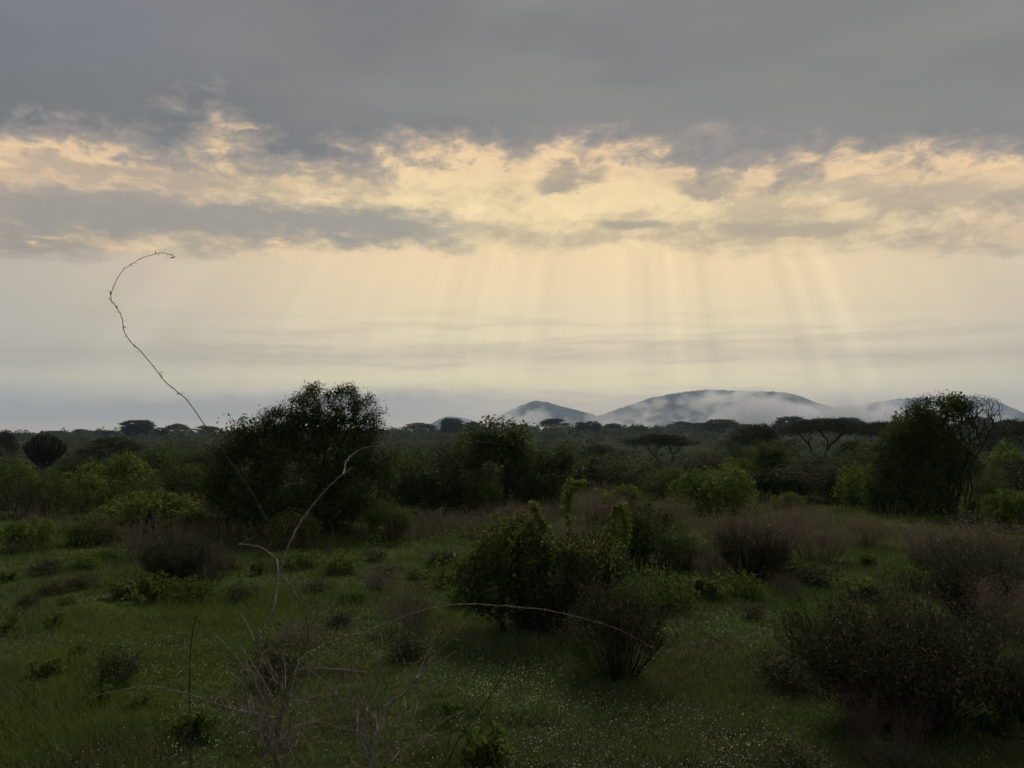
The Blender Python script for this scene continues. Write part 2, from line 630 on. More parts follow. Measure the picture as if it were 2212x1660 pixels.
def ground_mat():
    m = new_mat('meadow_ground')
    tc = S.nt.nodes.new('ShaderNodeTexCoord')
    p = tc.outputs['Object']
    big = noise(p, 0.22, 3, 0.55)
    mid = noise(p, 1.1, 4, 0.6)
    fine = noise(p, 14.0, 5, 0.65)
    col = mixc(sstep(0.42, 0.60, big), (0.054, 0.074, 0.026), (0.062, 0.094, 0.025))
    col = mixc(sstep(0.50, 0.68, mid) * 0.7, col, (0.052, 0.050, 0.028))
    col = mixc(sstep(0.40, 0.72, fine) * 0.7, col, (0.084, 0.124, 0.036))
    sep = S.nt.nodes.new('ShaderNodeSeparateXYZ')
    S.nt.links.new(p, sep.inputs[0])
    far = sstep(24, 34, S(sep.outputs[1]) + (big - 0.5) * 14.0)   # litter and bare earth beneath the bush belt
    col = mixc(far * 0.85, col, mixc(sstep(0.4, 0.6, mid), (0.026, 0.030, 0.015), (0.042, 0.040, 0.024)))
    bp = S.nt.nodes.new('ShaderNodeBump')
    bp.inputs['Strength'].default_value = 0.8
    bp.inputs['Distance'].default_value = 0.05
    S.nt.links.new((fine + mid).s, bp.inputs['Height'])
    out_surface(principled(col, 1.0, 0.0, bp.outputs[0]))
    return m


def hill_mat():
    m = new_mat('wooded_hill')
    tc = S.nt.nodes.new('ShaderNodeTexCoord')
    p = tc.outputs['Object']
    n1 = noise(p, 0.035, 4, 0.6)
    n2 = noise(p, 0.0045, 3, 0.55)
    col = mixc(sstep(0.35, 0.65, n1), (0.018, 0.026, 0.014), (0.050, 0.062, 0.030))
    col = mixc(sstep(0.5, 0.66, n2) * 0.5, col, (0.075, 0.075, 0.045))
    bp = S.nt.nodes.new('ShaderNodeBump')
    bp.inputs['Strength'].default_value = 1.0
    bp.inputs['Distance'].default_value = 8.0
    S.nt.links.new(n1.s, bp.inputs['Height'])
    out_surface(principled(col, 1.0, 0.0, bp.outputs[0]))
    return m


# ------------------------------------------------------------------ ground, hills, air
def build_ground():
    nr, na = 130, 260
    r = np.concatenate([[0.0], np.geomspace(1.0, 5900.0, nr)])
    a = np.linspace(0, 2 * math.pi, na, endpoint=False)
    X = r[:, None] * np.sin(a)[None]
    Y = r[:, None] * np.cos(a)[None]
    Z = terr(X, Y)
    V = np.stack([X, Y, Z], -1).reshape(-1, 3)
    i = np.arange(nr)[:, None] * na
    j = np.arange(na)[None]
    j2 = (j + 1) % na
    Q = np.stack([i + j, i + na + j, i + na + j2, i + j2], -1).reshape(-1, 4)
    o = obj('ground', mesh('ground', V, Q[na:], np.stack([np.zeros(na, int), na + (np.arange(na) + 1) % na, na + np.arange(na)], -1)[:, ::-1], [ground_mat()], True))
    return tag(o, 'green grassy ground running out to the far ridge', None, None, 'structure')


def fnoise(x, y, seed, octaves=5, lac=2.0, gain=0.5):
    """cheap value noise"""
    tot = np.zeros(np.broadcast(x, y).shape)
    amp, f = 1.0, 1.0
    for o in range(octaves):
        xi, yi = np.floor(x * f), np.floor(y * f)
        xf, yf = x * f - xi, y * f - yi
        h = lambda a, b: np.modf(np.abs(np.sin(a * 127.1 + b * 311.7 + seed * 17.3 + o * 9.1) * 43758.5453))[0]
        u, v = xf * xf * (3 - 2 * xf), yf * yf * (3 - 2 * yf)
        tot += amp * ((h(xi, yi) * (1 - u) + h(xi + 1, yi) * u) * (1 - v) + (h(xi, yi + 1) * (1 - u) + h(xi + 1, yi + 1) * u) * v - 0.5)
        amp *= gain
        f *= lac
    return tot


HILL = hill_mat()


def build_hill(pts, dist, depth, seed, label):
    px = np.array([p[0] for p in pts], float)
    hz = np.array([at(p[0], p[1], dist).z for p in pts])
    xs0 = np.array([at(p[0], 900, dist).x for p in pts])
    nx = int((xs0[-1] - xs0[0]) / 7.0)
    xs = np.linspace(xs0[0], xs0[-1], nx)
    prof = np.interp(xs, xs0, hz)
    k = 9
    prof = np.convolve(np.pad(prof, k // 2, mode='edge'), np.ones(k) / k, 'valid')
    ny = 46
    t = np.linspace(-1, 1, ny)
    X, T = np.meshgrid(xs, t)
    shape = np.cos(T * math.pi / 2) ** 1.25
    Yj = dist + T * depth
    crag = fnoise(X / 150.0, Yj / 150.0, seed, 4)
    gul = fnoise(X / 60.0, Yj / 400.0, seed + 5, 3)
    Z = (prof[None] + 6) * np.clip(shape + 0.16 * (crag + gul) * (1 - shape) * 2.2 * (shape > 0.02), 0, 1) - 6
    Z += np.abs(fnoise(X / 11.0, Yj / 11.0, seed + 9, 2)) * 16 * sm(4, 30, Z)
    V = np.stack([X, Yj, Z], -1).reshape(-1, 3)
    i = np.arange(ny - 1)[:, None] * nx
    j = np.arange(nx - 1)[None]
    Q = np.stack([i + j, i + j + 1, i + nx + j + 1, i + nx + j], -1).reshape(-1, 4)
    o = obj('hill', mesh('hill', V, Q, None, [HILL], False))
    return tag(o, label, None, 'hills beyond the woodland', 'structure')


build_ground()
build_hill([(880, 948), (915, 930), (945, 909), (968, 901), (1000, 905), (1035, 912), (1075, 925), (1120, 948)], 5300, 330, 3, 'faint low hill farthest away, beside the small peak')
build_hill([(985, 948), (1040, 924), (1075, 903), (1110, 885), (1140, 872), (1163, 867), (1185, 872), (1215, 881), (1250, 889), (1285, 899), (1330, 915), (1380, 948)], 4300, 420, 11, 'small pointed blue hill rising out of the mist')
build_hill([(1190, 948), (1260, 914), (1300, 898), (1345, 882), (1400, 863), (1450, 853), (1500, 846), (1535, 844), (1600, 847), (1650, 848), (1695, 850), (1722, 858), (1745, 868), (1790, 882), (1850, 900), (1930, 925), (1990, 948)], 4000, 520, 23, 'broad long blue hill with mist climbing its face')
build_hill([(1700, 948), (1760, 895), (1800, 880), (1850, 880), (1890, 871), (1935, 864), (1985, 861), (2040, 858), (2090, 856), (2130, 862), (2165, 880), (2220, 905), (2330, 915), (2500, 948)], 4900, 480, 37, 'pale far hill half hidden behind the vine tree')


def build_haze():
    me = mesh('haze', [(x, y, z) for z in (-9.0, 330.0) for y in (-6000, 6000) for x in (-6000, 6000)],
              [(0, 2, 3, 1), (4, 5, 7, 6), (0, 1, 5, 4), (2, 6, 7, 3), (0, 4, 6, 2), (1, 3, 7, 5)])
    m = new_mat('haze_air')
    v = S.nt.nodes.new('ShaderNodeVolumePrincipled')
    v.inputs['Color'].default_value = (0.52, 0.70, 1.0, 1)
    v.inputs['Density'].default_value = 1.2e-4
    v.inputs['Anisotropy'].default_value = 0.2
    o = S.nt.nodes.new('ShaderNodeOutputMaterial')
    S.nt.links.new(v.outputs[0], o.inputs['Volume'])
    me.materials.append(m)
    return tag(obj('haze', me), 'pale bluish haze over the whole plain', None, None, 'stuff')


def build_low_cloud(pl, pr, ptop, dist, thick, seed, dens, label):
    """drifting mist: a closed body whose density breaks up into wisps"""
    a, b = at(pl, 930, dist), at(pr, 930, dist)
    top = at(0.5 * (pl + pr), ptop, dist).z
    w, h = (b.x - a.x) / 2, top / 2
    V = np.array([(x, y, z) for z in (-1, 1) for y in (-1, 1) for x in (-1, 1)], float) * np.array([w, thick / 2, h])
    me = mesh('low_cloud', V, [(0, 2, 3, 1), (4, 5, 7, 6), (0, 1, 5, 4), (2, 6, 7, 3), (0, 4, 6, 2), (1, 3, 7, 5)])
    m = new_mat('mist')
    tc = S.nt.nodes.new('ShaderNodeTexCoord')
    p = tc.outputs['Object']
    sep = S.nt.nodes.new('ShaderNodeSeparateXYZ')
    S.nt.links.new(p, sep.inputs[0])
    x, y, z = (S(s) for s in sep.outputs)
    n = noise(vmul(p, (1 / 95.0, 1 / 95.0, 1 / 62.0), (seed * 3.1, seed * 1.7, seed)), 1, 4, 0.55, 0.6)
    big = noise(vmul(p, (1 / 520.0, 1 / 400.0, 1 / 300.0), (seed, seed * 2.3, 0)), 1, 1, 0.5)
    ex = 1.0 - S.m('POWER', S.m('ABSOLUTE', x / w), 3.0)
    ey = 1.0 - S.m('POWER', S.m('ABSOLUTE', y / (thick / 2)), 2.0)
    zz = (z / h + 1.0) * 0.5                                   # 0 at the foot, 1 at the top
    f = n + (big - 0.5) * 0.9 - 0.24 - zz * 0.40
    f = S.m('MAXIMUM', f, 0.0) * 4.5
    f = S.m('MINIMUM', f, 1.0) * ex * ey
    v = S.nt.nodes.new('ShaderNodeVolumePrincipled')
    v.inputs['Color'].default_value = (1.0, 0.98, 0.97, 1)
    v.inputs['Anisotropy'].default_value = 0.25
    S.nt.links.new((S.m('MAXIMUM', f, 0.0) * dens).s, v.inputs['Density'])
    o = S.nt.nodes.new('ShaderNodeOutputMaterial')
    S.nt.links.new(v.outputs[0], o.inputs['Volume'])
    me.materials.append(m)
    m.cycles.volume_step_rate = 0.35
    ob = tag(obj('low_cloud', me), label, None, 'mist lying on the hills', 'stuff')
    ob.location = ((a.x + b.x) / 2, dist, h)
    return ob


build_haze()
build_low_cloud(990, 1330, 868, 3650, 230, 3.0, 0.017, 'low mist round the foot of the small pointed hill')
build_low_cloud(1290, 1800, 838, 3330, 230, 7.0, 0.021, 'broken mist climbing the face of the broad hill')
build_low_cloud(1690, 2200, 842, 3600, 230, 12.0, 0.017, 'thin mist over the saddle beside the far hill')


# ------------------------------------------------------------------ plant builders (metres, foot at the origin)
# each returns a list of parts: (part name, mesh)
def ring_roots(n, r, rng):
    a = rng.random(n) * 2 * math.pi
    q = r * np.sqrt(rng.random(n))
    return np.stack([q * np.cos(a), q * np.sin(a), np.full(n, -0.03)], 1)


def leafy_bush(seed, blobs, tips_n, per, size, mat, bark, roots=4, root_r=0.15, spread=0.13, r_tip=0.004, up=0.35, droop=0.0, shell=0.45, aspect=0.45, base_r=None):
    rng = np.random.default_rng(seed)
    tips = in_blobs(tips_n, blobs, rng, shell)
    tips[:, 2] = np.maximum(tips[:, 2], 0.06)
    dead = rng.random(tips_n) < 0.10                             # dead twigs poking out of the leaves
    cen = tips.mean(0)
    tips[dead] = cen + (tips[dead] - cen) * (1.12 + 0.16 * rng.random((dead.sum(), 1)))
    tips[:, 2] = np.maximum(tips[:, 2], 0.06)
    wood, td = skeleton(tips, ring_roots(roots, root_r, rng), rng, r_tip=r_tip, base_r=base_r)
    cnt = (per * (0.25 + 1.5 * rng.random(tips_n)) * np.where(dead, 0.04, 1.0)).astype(int)
    C = np.repeat(tips, cnt, 0)
    m = len(C)
    C = C + rng.normal(size=(m, 3)) * spread * np.array([1, 1, 0.75])
    C -= np.repeat(td, cnt, 0) * (rng.random(m) * spread * 1.5)[:, None]
    C[:, 2] = np.maximum(C[:, 2], 0.02)
    lv = leaf_cards(C, size, rng, up, droop, aspect)
    return [('trunk', mesh('trunk', wood[0], wood[1], wood[2], [bark], True)), ('crown', mesh('crown', lv[0], lv[1], None, [mat]))]


def strand(p0, dirh, length, fall, rng, n=8):
    """a hanging or arching vine shoot"""
    t = np.linspace(0, 1, n)[:, None]
    d = np.array([dirh[0], dirh[1], 0.0])
    P = p0 + d * length * t * (1 - 0.45 * t) + np.array([0, 0, 1.0]) * length * (0.55 * t - (0.55 + fall) * t * t)
    return P + rng.normal(size=(n, 3)) * 0.02 * length


def vine_bush(seed, blobs, tips_n, strands, size, mat, bark, roots=4, root_r=0.15, leaf_step=0.035, slen=(0.35, 0.8), fall=0.9, per=10, spread=0.12, inner=None):
    rng = np.random.default_rng(seed)
    tips = in_blobs(tips_n, blobs, rng, 0.5)
    tips[:, 2] = np.maximum(tips[:, 2], 0.1)
    wood, td = skeleton(tips, ring_roots(roots, root_r, rng), rng)
    parts, L, AX = [wood], [], []
    S0 = in_blobs(strands, blobs, rng, 1.0)
    cen = np.mean(np.array(blobs)[:, :3], 0)
    keep = S0[:, 2] > cen[2] * 0.6
    S0 = S0[keep]
    for p in S0:
        d = unit(p[:2] - cen[:2] + rng.normal(size=2) * 0.3)
        ln = slen[0] + (slen[1] - slen[0]) * rng.random()
        P = strand(p, d, ln, fall * (0.6 + 0.8 * rng.random()), rng)
        P[:, 2] = np.maximum(P[:, 2], 0.03)
        parts.append(tube(P, np.linspace(0.003, 0.0015, len(P)), 3))
        k = max(4, int(ln / leaf_step))
        t = np.linspace(0.05, 1, k) * (len(P) - 1)
        i = np.minimum(t.astype(int), len(P) - 2)
        f = (t - i)[:, None]
        Q = P[i] * (1 - f) + P[i + 1] * f
        L.append(Q + rng.normal(size=Q.shape) * size * 0.45)
        a = unit(P[i + 1] - P[i]) * 0.4 + np.array([0, 0, -0.5])
        AX.append(a)
    C = np.repeat(tips, per, 0) + rng.normal(size=(tips_n * per, 3)) * spread
    C[:, 2] = np.maximum(C[:, 2], 0.02)
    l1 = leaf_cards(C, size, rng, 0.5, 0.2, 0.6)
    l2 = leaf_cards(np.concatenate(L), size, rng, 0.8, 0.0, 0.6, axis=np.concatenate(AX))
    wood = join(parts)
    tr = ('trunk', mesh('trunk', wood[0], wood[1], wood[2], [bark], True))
    if inner:  # darker inner leaves: shade of the gaps put into their colour
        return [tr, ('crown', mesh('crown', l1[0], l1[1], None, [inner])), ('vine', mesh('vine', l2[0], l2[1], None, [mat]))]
    lv = join([l1, l2])
    return [tr, ('crown', mesh('crown', lv[0], lv[1], None, [mat]))]


def frond_plant(seed, n, length, mat, bark, leaflets=11, arch=0.5, lsize=0.045, spread=1.0):
    """low plant of arching feathery fronds"""
    rng = np.random.default_rng(seed)
    parts, C, AX = [], [], []
    for i in range(n):
        a = rng.random() * 2 * math.pi
        el = 0.45 + 0.95 * rng.random() ** 0.7
        d = np.array([math.cos(a) * math.cos(el), math.sin(a) * math.cos(el), math.sin(el)])
        ln = length * (0.6 + 0.6 * rng.random())
        t = np.linspace(0, 1, 6)[:, None]
        root = np.array([rng.normal() * 0.18 * length * spread, rng.normal() * 0.18 * length * spread, 0])
        P = root + d * ln * t + np.array([0, 0, -1.0]) * arch * ln * t ** 2.2
        P[:, 2] = np.maximum(P[:, 2], 0.01)
        parts.append(tube(P, np.linspace(0.004, 0.0015, 6) * length / 0.4, 3))
        tt = np.linspace(0.18, 1, leaflets)
        for s in (-1, 1):
            k = np.minimum((tt * 5).astype(int), 4)
            f = (tt * 5 - k)[:, None]
            Q = P[k] * (1 - f) + P[k + 1] * f
            tan = unit(P[k + 1] - P[k])
            sd = unit(np.cross(tan, np.array([0, 0, 1.0])))
            ax = unit(sd * s + tan * 0.6)
            C.append(Q + ax * lsize * 0.5 + rng.normal(size=Q.shape) * lsize * 0.12)
            AX.append(ax * 2.2)
    lv = leaf_cards(np.concatenate(C), lsize, rng, 0.8, 0.0, 0.42, axis=np.concatenate(AX))
    st = join(parts)
    return [('stem', mesh('stem', st[0], st[1], None, [bark], True)), ('foliage', mesh('foliage', lv[0], lv[1], None, [mat]))]


def broom_shrub(seed, w, h, stems, mat, bark, twigs=5, per=10, size=0.022, flare=0.75, r=0.005, leaf_from=0.45, lean=0.25, dome=0.35, twig_from=0.35):
    """many thin upright stems fanning out of the ground, fine twigs and small leaves above"""
    rng = np.random.default_rng(seed)
    parts, C, AX = [], [], []
    for i in range(stems):
        a = rng.random() * 2 * math.pi
        q = math.sqrt(rng.random())
        foot = np.array([math.cos(a), math.sin(a), 0]) * q * w * 0.5 * (1 - flare)
        out = np.array([math.cos(a), math.sin(a), 0]) * q * w * 0.5 * flare
        H = h * (0.45 + 0.55 * rng.random()) * (1 - dome * q * q)
        t = np.linspace(0, 1, 6)[:, None]
        P = foot + out * t ** (0.8 + lean) + np.array([0, 0, H]) * t + np.cumsum(rng.normal(size=(6, 3)) * 0.016 * h, 0) * t
        parts.append(tube(P, np.linspace(r, r * 0.35, 6), 3))
        for k in range(twigs):
            s = twig_from + (0.95 - twig_from) * rng.random()
            j = min(int(s * 5), 4)
            b = P[j] + (P[j + 1] - P[j]) * (s * 5 - j)
            d = unit(rng.normal(size=3) * np.array([0.6, 0.6, 0.3]) + np.array([0, 0, 0.9]))
            ln = h * (0.10 + 0.22 * rng.random())
            Tq = b + d * ln * np.linspace(0, 1, 3)[:, None] + rng.normal(size=(3, 3)) * 0.012 * h
            Tq[0] = b
            parts.append(tube(Tq, np.array([r * 0.45, r * 0.35, r * 0.2]), 3))
            m = per
            u = rng.random(m)[:, None]
            C.append(b + d * ln * u + rng.normal(size=(m, 3)) * size * 0.7)
            AX.append(np.tile(d, (m, 1)))
        m = per // 2
        u = leaf_from + (1 - leaf_from) * rng.random(m)
        j = np.minimum((u * 5).astype(int), 4)
        C.append(P[j] + (P[j + 1] - P[j]) * (u * 5 - j)[:, None] + rng.normal(size=(m, 3)) * size * 0.6)
        AX.append(np.tile(np.array([0, 0, 1.0]), (m, 1)))
    lv = leaf_cards(np.concatenate(C), size, rng, 0.1, 0.0, 0.4, axis=np.concatenate(AX))
    st = join(parts)
    return [('stem', mesh('stem', st[0], st[1], None, [bark], True)), ('foliage', mesh('foliage', lv[0], lv[1], None, [mat]))]


def bare_tree(seed, blobs, tips_n, bark, roots=3, root_r=0.12, r_tip=0.004, lift=0.3, base_r=0.07, mat=None, per=0, size=0.03, spread=0.1, sub=5, wob=0.09):
    rng = np.random.default_rng(seed)
    tips = in_blobs(tips_n, blobs, rng, 0.35)
    tips[:, 2] = np.maximum(tips[:, 2], 0.2)
    wood, td = skeleton(tips, ring_roots(roots, root_r, rng), rng, lift=lift, r_tip=r_tip, sub=sub, wob=wob, base_r=base_r)
    out = [('trunk', mesh('trunk', wood[0], wood[1], wood[2], [bark], True))]
    if mat:
        C = np.repeat(tips, per, 0) + rng.normal(size=(tips_n * per, 3)) * spread
        lv = leaf_cards(C, size, rng, 0.3, 0, 0.5)
        out.append(('crown', mesh('crown', lv[0], lv[1], None, [mat])))
    return out


def umbrella_acacia(seed, w, h, tips_n, mat, bark, thick=0.22, per=46, size=0.11, layers=1, one_trunk=True):
    """short trunk, limbs spreading like a fan, flat leafy top"""
    rng = np.random.default_rng(seed)
    q = np.sqrt(rng.random(tips_n))
    a = rng.random(tips_n) * 2 * math.pi
    lob = 1 + 0.16 * np.sin(3 * a + seed) + 0.10 * np.sin(5 * a + 2 * seed)
    x = q * np.cos(a) * w / 2 * lob
    y = q * np.sin(a) * w / 2 * lob
    z = h * (1.0 - thick * q ** 2.2) - rng.random(tips_n) * h * 0.07
    if layers > 1:
        low = rng.random(tips_n) < 0.35
        z = np.where(low, z - h * 0.17 * (0.6 + 0.6 * rng.random(tips_n)), z)
    tips = np.stack([x, y, z], 1)
    roots = np.array([[0, 0, -0.1]]) if one_trunk else ring_roots(3, 0.15, rng)
    wood, td = skeleton(tips, roots, rng, k_path=0.30, lift=0.12, r_tip=0.009, sub=5, wob=0.04, base_r=0.018 * h + 0.02)
    C = np.repeat(tips, per, 0) + rng.normal(size=(tips_n * per, 3)) * np.array([0.062 * w, 0.062 * w, 0.022 * h])
    lv = leaf_cards(C, size, rng, 0.2, 0, 0.55)
    return [('trunk', mesh('trunk', wood[0], wood[1], wood[2], [bark], True)), ('crown', mesh('crown', lv[0], lv[1], None, [mat]))]


def candelabra_tree(seed, w, h, mat, bark):
    """thick trunk carrying a dense bowl of upright succulent arms"""
    rng = np.random.default_rng(seed)
    trunk = tube(np.array([[0, 0, -0.1], [0.03, 0, h * 0.2], [0, 0.02, h * 0.4], [0.02, 0, h * 0.5]]), np.array([0.06, 0.052, 0.047, 0.04]) * h, 9)
    parts, fins = [], []
    n = 150
    for i in range(n):
        a = i * 2.39996 + rng.normal() * 0.15
        q = math.sqrt((i + 0.5) / n)
        el = q * 1.25
        foot = np.array([0, 0, h * (0.26 + 0.2 * (1 - q) * rng.random())])
        tipz = h * (0.60 + 0.40 * math.cos(q * 1.3))  * (0.95 + 0.07 * rng.random())
        tip = np.array([math.cos(a) * q * w / 2, math.sin(a) * q * w / 2, tipz])
        c = np.array([tip[0] * 0.80, tip[1] * 0.80, foot[2] + (tip[2] - foot[2]) * 0.42])
        t = np.linspace(0, 1, 8)[:, None]
        P = (1 - t) ** 2 * foot + 2 * t * (1 - t) * c + t * t * tip
        r = h * 0.013 * (0.8 + 0.4 * rng.random())
        R = np.full(8, r) * (1 + 0.18 * np.cos(np.arange(8) * math.pi))
        R[-1] *= 0.5
        parts.append(tube(P, R, 4))
    cr = join(parts)
    return [('trunk', mesh('trunk', trunk[0], trunk[1], None, [bark], True)), ('crown', mesh('crown', cr[0], cr[1], None, [mat]))]


def ridge_tree(seed, blobs, mat, bark, tips_n=70, per=26, size=0.32, spread=0.42, base_r=0.2):
    rng = np.random.default_rng(seed)
    tips = in_blobs(tips_n, blobs, rng, 0.55)
    wood, td = skeleton(tips, np.array([[0, 0, -0.3]]), rng, lift=0.25, r_tip=0.02, base_r=base_r, sub=3)
    C = np.repeat(tips, per, 0) + rng.normal(size=(tips_n * per, 3)) * spread * np.array([1, 1, 0.6])
    lv = leaf_cards(C, size, rng, 0.12, 0, 0.65)
    return [('trunk', mesh('trunk', wood[0], wood[1], wood[2], [bark], True)), ('crown', mesh('crown', lv[0], lv[1], None, [mat]))]


def extent(parts):
    lo, hi = np.full(3, 1e9), np.full(3, -1e9)
    for _, me in parts:
        co = np.zeros(len(me.vertices) * 3, np.float32)
        me.vertices.foreach_get('co', co)
        co = co.reshape(-1, 3)
        lo = np.minimum(lo, np.percentile(co, 0.8, axis=0))
        hi = np.maximum(hi, np.percentile(co, 99.4, axis=0))
    return max(hi[0] - lo[0], hi[1] - lo[1]) * 0.5 + min(hi[0] - lo[0], hi[1] - lo[1]) * 0.5, hi[2]


PROTO = {}


def lumps(seed, w, h, n=8, loose=0.0):
    """an uneven heap of ellipsoids about w wide and h high"""
    rng = np.random.default_rng(seed * 7 + 1)
    out = [(0, 0, h * 0.28, w * (0.40 - 0.08 * loose), w * (0.40 - 0.08 * loose), h * (0.28 - 0.06 * loose))]
    for i in range(n):
        a = i * 2.4 + rng.random()
        q = w * 0.36 * math.sqrt((i + 0.4) / n)
        r = w * (0.13 - 0.045 * loose + 0.10 * rng.random())
        top = h * (1.0 - 0.55 * (q / (w * 0.5)) ** 2) * (0.78 - 0.2 * loose + (0.24 + 0.22 * loose) * rng.random())
        rz = min(r * (0.7 + 0.4 * rng.random()), h * 0.3)
        out.append((q * math.cos(a), q * math.sin(a), top - rz, r, r, rz))
    return out



def proto(kind, parts):
    PROTO.setdefault(kind, []).append((parts, *extent(parts)))


# small lawn plants
for s in range(3):
    proto('fern', frond_plant(10 + s, 30, 0.30, M['fern_leaf'], M['bark'], 11, 0.62, 0.05, 1.0))
for s in range(2):
    proto('frondy', frond_plant(20 + s, 15, 0.42, M['fern_leaf'], M['bark'], 12, 0.45, 0.06, 0.7))
for s in range(3):
    proto('scrub', leafy_bush(30 + s, lumps(30 + s, .8, .4, 6), 80, 18, 0.045, M['scrub_leaf'], M['bark'], 5, 0.08, 0.055, 0.002))
for s in range(2):
    proto('greenlow', leafy_bush(36 + s, lumps(36 + s, .85, .38, 6), 85, 17, 0.055, M['fern_leaf'], M['bark'], 5, 0.1, 0.06, 0.002))
# shrubs
for s in range(3):
    proto('leafy', leafy_bush(40 + s, lumps(40 + s, 2.4, 1.8, 9, 0.6), 230, 34, 0.09, M['dark_leaf'], M['bark_black'], 5, 0.2, 0.13))
for s in range(2):
    proto('olive', leafy_bush(46 + s, lumps(46 + s, 2.4, 1.8, 9, 0.8), 200, 32, 0.085, M['olive_leaf'], M['bark'], 5, 0.2, 0.14))
for s in range(4):
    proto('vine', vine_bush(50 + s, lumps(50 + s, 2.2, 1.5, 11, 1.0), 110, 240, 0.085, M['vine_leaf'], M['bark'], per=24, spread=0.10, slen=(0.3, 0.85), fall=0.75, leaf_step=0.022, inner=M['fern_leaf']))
for s in range(2):
    proto('tuft', leafy_bush(60 + s, [(0, 0, 2.1, .55, .55, .45), (.35, 0, 1.75, .4, .4, .35), (-.3, .1, 1.6, .4, .4, .35)], 110, 34, 0.10, M['olive_leaf'], M['bark'], 2, 0.06, 0.13, base_r=0.05))
for s in range(3):
    proto('dry', broom_shrub(70 + s, 2.0, 1.3, 95, M['dry_leaf'], M['twig_red'], 6, 9, 0.034, 0.62, 0.006, 0.35, 0.25, 0.12))
for s in range(2):
    proto('twig', broom_shrub(80 + s, 1.1, 0.85, 110, M['scrub_leaf'], M['twig_grey'], 5, 5, 0.026, 0.6, 0.0045))
for s in range(2):
    proto('herb', broom_shrub(86 + s, 0.7, 0.75, 60, M['grey_herb'], M['twig_grey'], 4, 9, 0.02, 0.55, 0.003))
for s in range(2):
    proto('darkbroom', broom_shrub(90 + s, 1.6, 1.2, 190, M['scrub_leaf'], M['bark_black'], 6, 14, 0.035, 0.7, 0.006))
for s in range(2):
    proto('bare', bare_tree(100 + s, [(0, 0, 2.1, 1.5, 1.5, .8), (.9, 0, 1.6, .9, .9, .6), (-.9, .1, 1.7, .9, .9, .6)], 260, M['bark'], 2, 0.1, 0.005, 0.15, 0.08, M['acacia_leaf'], 9, 0.06, 0.16))
for s in range(3):
    proto('flat', umbrella_acacia(110 + s, 5.2, 4.2, 170, M['acacia_leaf'], M['bark_black'], 0.17, 70, 0.11))
for s in range(2):
    proto('dome', umbrella_acacia(120 + s, 5.0, 3.9, 150, M['acacia_leaf'], M['bark_black'], 0.36, 60, 0.12, 2))
proto('candelabra', candelabra_tree(5, 3.4, 5.0, M['cactus'], M['bark']))
proto('ridge', ridge_tree(130, [(0, 0, 9, 6.0, 5.0, 3.6), (3.6, 0, 7, 3.6, 3.6, 3.2), (-3.6, 0, 7.2, 3.8, 3.8, 3.4), (0, 0, 4.4, 6, 5, 3.0)], M['far_leaf'], M['bark_black'], 230, 60, 0.62, 0.62))
proto('ridge', ridge_tree(131, [(0.6, 0, 9, 5.6, 5.0, 2.8), (-3.2, 0, 7.2, 3.6, 3.6, 3.0), (3.8, 0, 6.0, 3.6, 3.6, 2.6), (0, 0, 3.6, 5.5, 5, 2.6)], M['far_leaf'], M['bark_black'], 210, 56, 0.62, 0.62))
proto('ridge', ridge_tree(132, [(0, 0, 8.6, 4.4, 4.4, 4.0), (2.4, 0, 5.4, 3.6, 3.6, 3.0), (-2.6, 0, 6, 3.8, 3.8, 3.0), (0, 0, 3.2, 5, 5, 2.4)], M['far_leaf'], M['bark_black'], 210, 56, 0.62, 0.62))
proto('ridgeflat', umbrella_acacia(134, 15.0, 10.5, 90, M['far_leaf'], M['bark_black'], 0.30, 80, 0.55, 2))
proto('ridgeflat', umbrella_acacia(135, 14.0, 10.5, 90, M['far_leaf'], M['bark_black'], 0.45, 80, 0.55, 2))

NAMES = {}
_rng = random.Random(4)


def place(name, parts, loc, sx, sz, label, cat, group, rz):
    root = bpy.data.objects.new(name, None)
    COL.objects.link(root)
    root.empty_display_size = 0.2
    root.location = loc
    root.rotation_euler = (0, 0, rz)
    root.scale = (sx, sx, sz)
    tag(root, label, cat, group)
    for pn, me in parts:
        c = bpy.data.objects.new(pn, me)
        COL.objects.link(c)
        c.parent = root
    return root


def plant(name, kind, cx, base, top, width, label, cat='bush', group=None, var=None, D=None, rz=None):
    """stand a copy of a plant kind at picture column cx: foot at row base (or at distance D), crown top at row top, width in picture px"""
    if D is None:
        g = ground_at(cx, base)
    else:
        x = at(cx, 940, D).x
        g = Vector((x, D, float(terr(x, D))))
    parts, pw, ph = PROTO[kind][(var if var is not None else _rng.randrange(99)) % len(PROTO[kind])]
    h = at(cx, top, g.y).z - g.z
    w = px_size(width, g.y)
    return place(name, parts, g, w / pw, max(h, 0.05) / ph, label, cat, group, _rng.random() * 6.28 if rz is None else rz)


